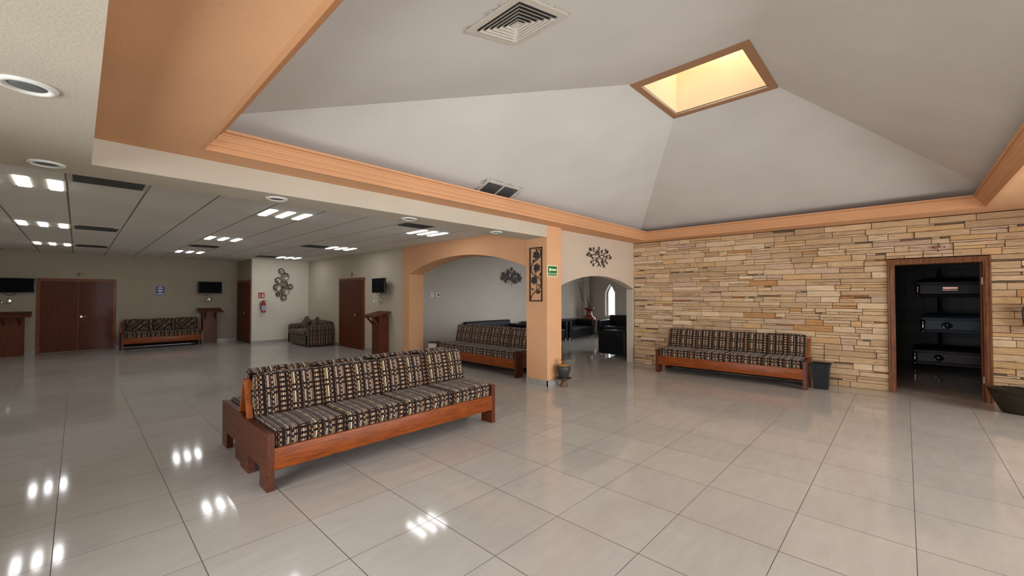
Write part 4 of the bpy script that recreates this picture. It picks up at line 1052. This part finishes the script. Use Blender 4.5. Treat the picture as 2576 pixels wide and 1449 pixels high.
# thermostat and switch on the grey wall
t = thing('light_switch', (6.63, 9.30, 1.54), 0, 'white double switch plate on the grey sitting room wall', 'switch')
G().box(-0.05, -0.008, -0.06, 0.05, 0, 0.06).build('plate', 'white', t); G().box(-0.035, -0.011, -0.04, -0.005, -0.008, 0.04).box(0.005, -0.011, -0.04, 0.035, -0.008, 0.04).build('rocker', 'white', t)
t = thing('thermostat', (6.82, 9.30, 1.54), 0, 'small white thermostat with dark display right of the switch plate', 'thermostat')
G().bbox(-0.055, -0.022, -0.06, 0.055, 0, 0.06).build('body', 'white', t); G().box(-0.015, -0.025, -0.022, 0.035, -0.022, 0.03).build('display', 'black', t)

# small ornaments over the doors
def cross(loc, rz, label):
    t = thing('wall_ornament', loc, rz, label, 'ornament')
    G().box(-0.009, -0.012, -0.055, 0.009, 0, 0.065).box(-0.07, -0.012, 0.0, 0.07, 0, 0.014).build('cross', 'iron', t)
    g = G().tube([(-0.055, -0.018, 0.015), (-0.02, -0.02, 0.004), (0, -0.02, 0.0), (0.02, -0.02, 0.004), (0.055, -0.018, 0.015)], 0.006, 6).tube([(0, -0.02, 0.02), (0, -0.02, -0.045)], 0.008, 6).lathe([(0.003, 0), (0.010, 0.008), (0.003, 0.018)], 8, c=(0, -0.02, 0.02))
    g.build('figure', 'copper', t)
p = SM @ Vector((4.858, -0.005, 2.235)); cross(p, SROT, 'tiny dark crucifix on the stone wall above the doorway')
cross((5.50, 11.645, 2.14), -PI/2, 'tiny crucifix above the two-leaf door')
cross((0.03, YB, 2.12), 0, 'tiny crucifix above the brown double door')

# ------------------------------------------------------------------ bins, basket, jug
def bin_(loc, rz, label, w0=0.19, w1=0.235, d0=0.24, d1=0.30, h=0.405, mat='bin'):
    t = thing('waste_bin', loc, rz, label, 'bin')
    def fr(w, d, z): return [(-w/2, -d/2, z), (w/2, -d/2, z), (w/2, d/2, z), (-w/2, d/2, z)]
    V = fr(w0, d0, 0)+fr(w1, d1, h)+fr(w1-0.012, d1-0.012, h)+fr(w0-0.012, d0-0.012, 0.01)
    F = [(0, 3, 2, 1), (12, 13, 14, 15)]
    for a in (0, 4, 8):
        for k in range(4):
            k2 = (k+1) % 4; F.append((a+k, a+k2, a+4+k2, a+4+k))
    fix_normals(G().add(V, F).build('body', mat, t, 0.008))
    g = G(); V = fr(w1+0.02, d1+0.02, h-0.03)+fr(w1+0.024, d1+0.024, h+0.004)+fr(w1-0.008, d1-0.008, h+0.004)+fr(w1-0.008, d1-0.008, h-0.03); F = []
    for a in range(4):
        for k in range(4):
            k2 = (k+1) % 4; b = (a+1) % 4; F.append((a*4+k, a*4+k2, b*4+k2, b*4+k))
    fix_normals(g.add(V, F).build('rim', mat, t, 0.003))
    G().box(-0.05, -d1/2-0.012, h-0.055, 0.05, -d1/2+0.002, h-0.028).build('grip', mat, t)
bin_((8.455, 1.015, 0), SROT, 'small dark grey waste bin between the stone-wall bench and the doorway')
t = thing('waste_bin', (5.98, 8.29, 0), 0, 'white round waste bin with dark rim in the wide arch behind the bench', 'bin')
G().lathe([(0.12, 0.0), (0.125, 0.01), (0.15, 0.385), (0.143, 0.385), (0.12, 0.015)], 28).build('body', 'white', t)
G().lathe([(0.150, 0.385), (0.162, 0.390), (0.162, 0.405), (0.140, 0.412), (0.125, 0.405)], 28).build('rim', 'black', t)
t = thing('basket', (8.42, -1.13, 0), SROT, 'dark oval wicker basket on the floor by the stone wall at the right edge', 'basket')
g = G(); g.lathe([(0.19, 0.0), (0.20, 0.01), (0.245, 0.12), (0.285, 0.22), (0.30, 0.285), (0.288, 0.29), (0.27, 0.22), (0.20, 0.03)], 36, sx=1.15, sy=0.85)
g.build('bowl', 'wicker', t)
g = G()
g.tube([(0.297*1.15*math.cos(a*PI/24), 0.297*0.85*math.sin(a*PI/24), 0.29+0.004*math.sin(a*4)) for a in range(48)], 0.014, 8, True)
g.build('rim', 'wicker', t)
t = thing('clay_jug', (5.68, 4.20, 0), 0, 'dark and ochre pottery jug standing in a footed dish by the pillar', 'jug')
G().lathe([(0.066, 0.0), (0.064, 0.012), (0.05, 0.05), (0.04, 0.085), (0.07, 0.096), (0.115, 0.112), (0.138, 0.132), (0.136, 0.140), (0.10, 0.125), (0.05, 0.115)], 32).build('footed_dish', 'clay_brown', t)
G().lathe([(0.060, 0.117), (0.078, 0.125), (0.085, 0.17), (0.10, 0.21), (0.115, 0.25), (0.121, 0.29), (0.118, 0.325), (0.108, 0.345)], 32).build('body', 'clay_dark', t)
G().lathe([(0.109, 0.343), (0.095, 0.352), (0.055, 0.368), (0.030, 0.378)], 32).build('shoulder', 'clay_ochre', t)
G().lathe([(0.030, 0.374), (0.026, 0.390), (0.032, 0.415), (0.047, 0.438), (0.044, 0.442), (0.030, 0.425)], 28).build('neck', 'clay_brown', t)

# ------------------------------------------------------------------ black leather sofas
def black_sofa(w, label, loc, rz, hb=0.76, ha=0.64, d=0.86, cat='sofa', name='leather_sofa'):
    t = thing(name, loc, rz, label, cat)
    G().rbox(0.11, 0.03, 0.09, w-0.11, d-0.14, 0.27, 0.02, 3, 0).build('base', 'leather', t)
    for x0 in (0.0, w-0.13): G().rbox(x0, 0.0, 0.085, x0+0.13, d-0.02, ha, 0.035, 4, 0.004).build('arm', 'leather', t)
    G().rbox(0.10, d-0.18, 0.085, w-0.10, d, hb, 0.04, 4, 0.006).build('backrest', 'leather', t)
    n = 1 if w < 1.1 else 2
    for k in range(n):
        a = 0.132+k*(w-0.264)/n; G().rbox(a, 0.005, 0.265, a+(w-0.264)/n-0.004, d-0.17, 0.42, 0.04, 5, 0.018).build('seat_cushion', 'leather', t)
    for x in (0.06, w-0.06):
        for y in (0.07, d-0.08): G().lathe([(0.018, 0), (0.016, 0.09)], 12, c=(x, y, 0)).build('foot', 'chrome', t)
    return t
black_sofa(2.0, 'black leather sofa against the grey wall, seen through the wide arch', (7.55, 8.36, 0), 0, 0.765)
black_sofa(1.57, 'black leather sofa partly hidden behind the orange pillar', (9.80, 8.20, 0), 0, 0.68, 0.655)
black_sofa(1.50, 'black leather two-seat sofa left of the red vase', (11.45, 8.18, 0), 0, 0.67, 0.655)
black_sofa(1.55, 'black leather sofa under the pointed window', (12.93, 8.06, 0), -PI/2, 0.80, 0.62)
black_sofa(0.86, 'black leather armchair just inside the low arch, its side to the camera', (9.86, 4.74, 0), PI/2, 0.665, 0.62, name='leather_armchair', cat='armchair')
# red vase with twigs
t = thing('floor_vase', (13.50, 8.76, 0), 0, 'tall oxblood red vase with dry twigs in the sitting room corner', 'vase')
G().lathe([(0.13, 0.0), (0.14, 0.02), (0.17, 0.2), (0.235, 0.42), (0.26, 0.56), (0.255, 0.63), (0.20, 0.70), (0.135, 0.755), (0.112, 0.81), (0.112, 0.93), (0.135, 0.975), (0.185, 1.00), (0.19, 1.03), (0.175, 1.045), (0.10, 1.0), (0.08, 0.85)], 34).build('body', 'vase_red', t)
rr = random.Random(3); g = G()
tw = [(0, 0, 0.9), (-0.10, 0.08, 1.1), (-0.22, 0.12, 1.30), (-0.34, 0.12, 1.48), (-0.30, 0.14, 1.58), (-0.42, 0.12, 1.66), (-0.38, 0.14, 1.78), (-0.50, 0.12, 1.86), (-0.46, 0.12, 1.95), (-0.60, 0.12, 2.02)]
g.tube(smooth(tw), 0.011, 6); g.tube(smooth([(p[0]*0.75+0.02, p[1], 0.9+(p[2]-0.9)*0.8) for p in tw]), 0.008, 6)
for k in range(16):
    a = rr.uniform(-0.5, 2.2); s = rr.uniform(0.08, 0.3); h = rr.uniform(1.3, 1.62)
    g.tube(smooth([(0, 0, 0.9), (s*0.3*math.cos(a), s*0.3*math.sin(a), 0.9+(h-0.9)*0.5), (s*math.cos(a), s*0.5*math.sin(a), h)], 4), [0.006]*4+[0.004]*5, 5)
g.build('dry_twigs', 'twig', t)

# ------------------------------------------------------------------ caskets on a rack
def casket(loc, mat, metal, label, style):
    t = thing('casket', loc, -PI/2, label, 'casket', None)     # local x runs along -Y, front at y=0
    L, D = 2.05, 0.62
    def moulded(prof, name, m):
        g = G(); V = []; n = len(prof)
        for x0, s in ((0.0, -1), (L, 1)):
            for o_, z in prof: V.append((x0+s*o_, -o_, z))
            for o_, z in reversed(prof): V.append((x0+s*o_, D+o_, z))
        k2 = 2*n; F = [tuple(range(k2))[::-1], tuple(range(k2, 2*k2))]
        for k in range(k2): F.append((k, (k+1) % k2, k2+(k+1) % k2, k2+k))
        return fix_normals(g.add(V, F).build(name, m, t, 0.0))
    moulded([(0.025, 0.0), (0.030, 0.02), (0.025, 0.05), (0.0, 0.065), (0.0, 0.25), (0.012, 0.262), (0.012, 0.275), (0.022, 0.285), (0.022, 0.30)], 'body', mat)
    moulded([(0.024, 0.302), (0.028, 0.315), (0.010, 0.335), (-0.03, 0.355), (-0.10, 0.375), (-0.20, 0.40)], 'lid', mat)
    hz = 0.165
    if style == 0:
        for x in (0.40, 1.20):
            G().tube([(x-0.02, -0.01, hz), (x-0.02, -0.05, hz-0.01), (x+0.17, -0.05, hz-0.01), (x+0.17, -0.01, hz)], 0.010, 8).box(x-0.03, -0.012, hz-0.03, x+0.18, 0.0, hz+0.035).build('handle', metal, t)
    else:
        for x in (0.35, 1.05, 1.7):
            g = G().lathe([(0.068, 0), (0.062, 0.014), (0.030, 0.024), (0.028, 0.042), (0.006, 0.052)], 10, mtx=Matrix.Translation((x, 0, hz)) @ Matrix.Rotation(PI/2, 4, 'X'))
            g.tube([(x-0.055, -0.02, hz+0.02), (x-0.075, -0.05, hz-0.02), (x, -0.055, hz-0.085), (x+0.075, -0.05, hz-0.02), (x+0.055, -0.02, hz+0.02)], 0.013, 7)
            g.build('handle', metal, t)
    for x in (0.0, L):
        g = G().lathe([(0.035, -0.09), (0.042, -0.06), (0.03, -0.02), (0.038, 0.02), (0.046, 0.05), (0.028, 0.085)], 12, c=(x, 0, hz)).lathe([(0.03, 0.0), (0.035, 0.02), (0.03, 0.045)], 12, c=(x, -0.012, 0.0))
        g.build('corner_ornament', metal, t)
    return t
casket((12.3, -0.20, 1.485), 'casket_dark', 'copper', 'dark brown casket with copper handle, topmost of three on the rack', 0)
casket((12.3, -0.27, 0.745), 'casket_blue', 'chrome', 'slate blue casket on the middle shelf of the rack', 1)
casket((12.3, -0.14, 0.065), 'casket_red', 'chrome', 'dark maroon casket on the lowest shelf of the rack', 1)
g = G()
t = thing('storage_rack', (12.3, 0, 0), 0, 'black steel rack carrying the three caskets', 'rack')
for y in (-0.55, -1.95):
    for x in (0.10, 0.56): G().box(x, y, 0, x+0.04, y+0.04, 2.05).build('upright', 'rack', t)
    G().box(0.02, y, 0.035, 0.66, y+0.04, 0.065).box(0.02, y, 0.715, 0.66, y+0.04, 0.745).box(0.02, y, 1.455, 0.66, y+0.04, 1.485).build('cross_beam', 'rack', t)
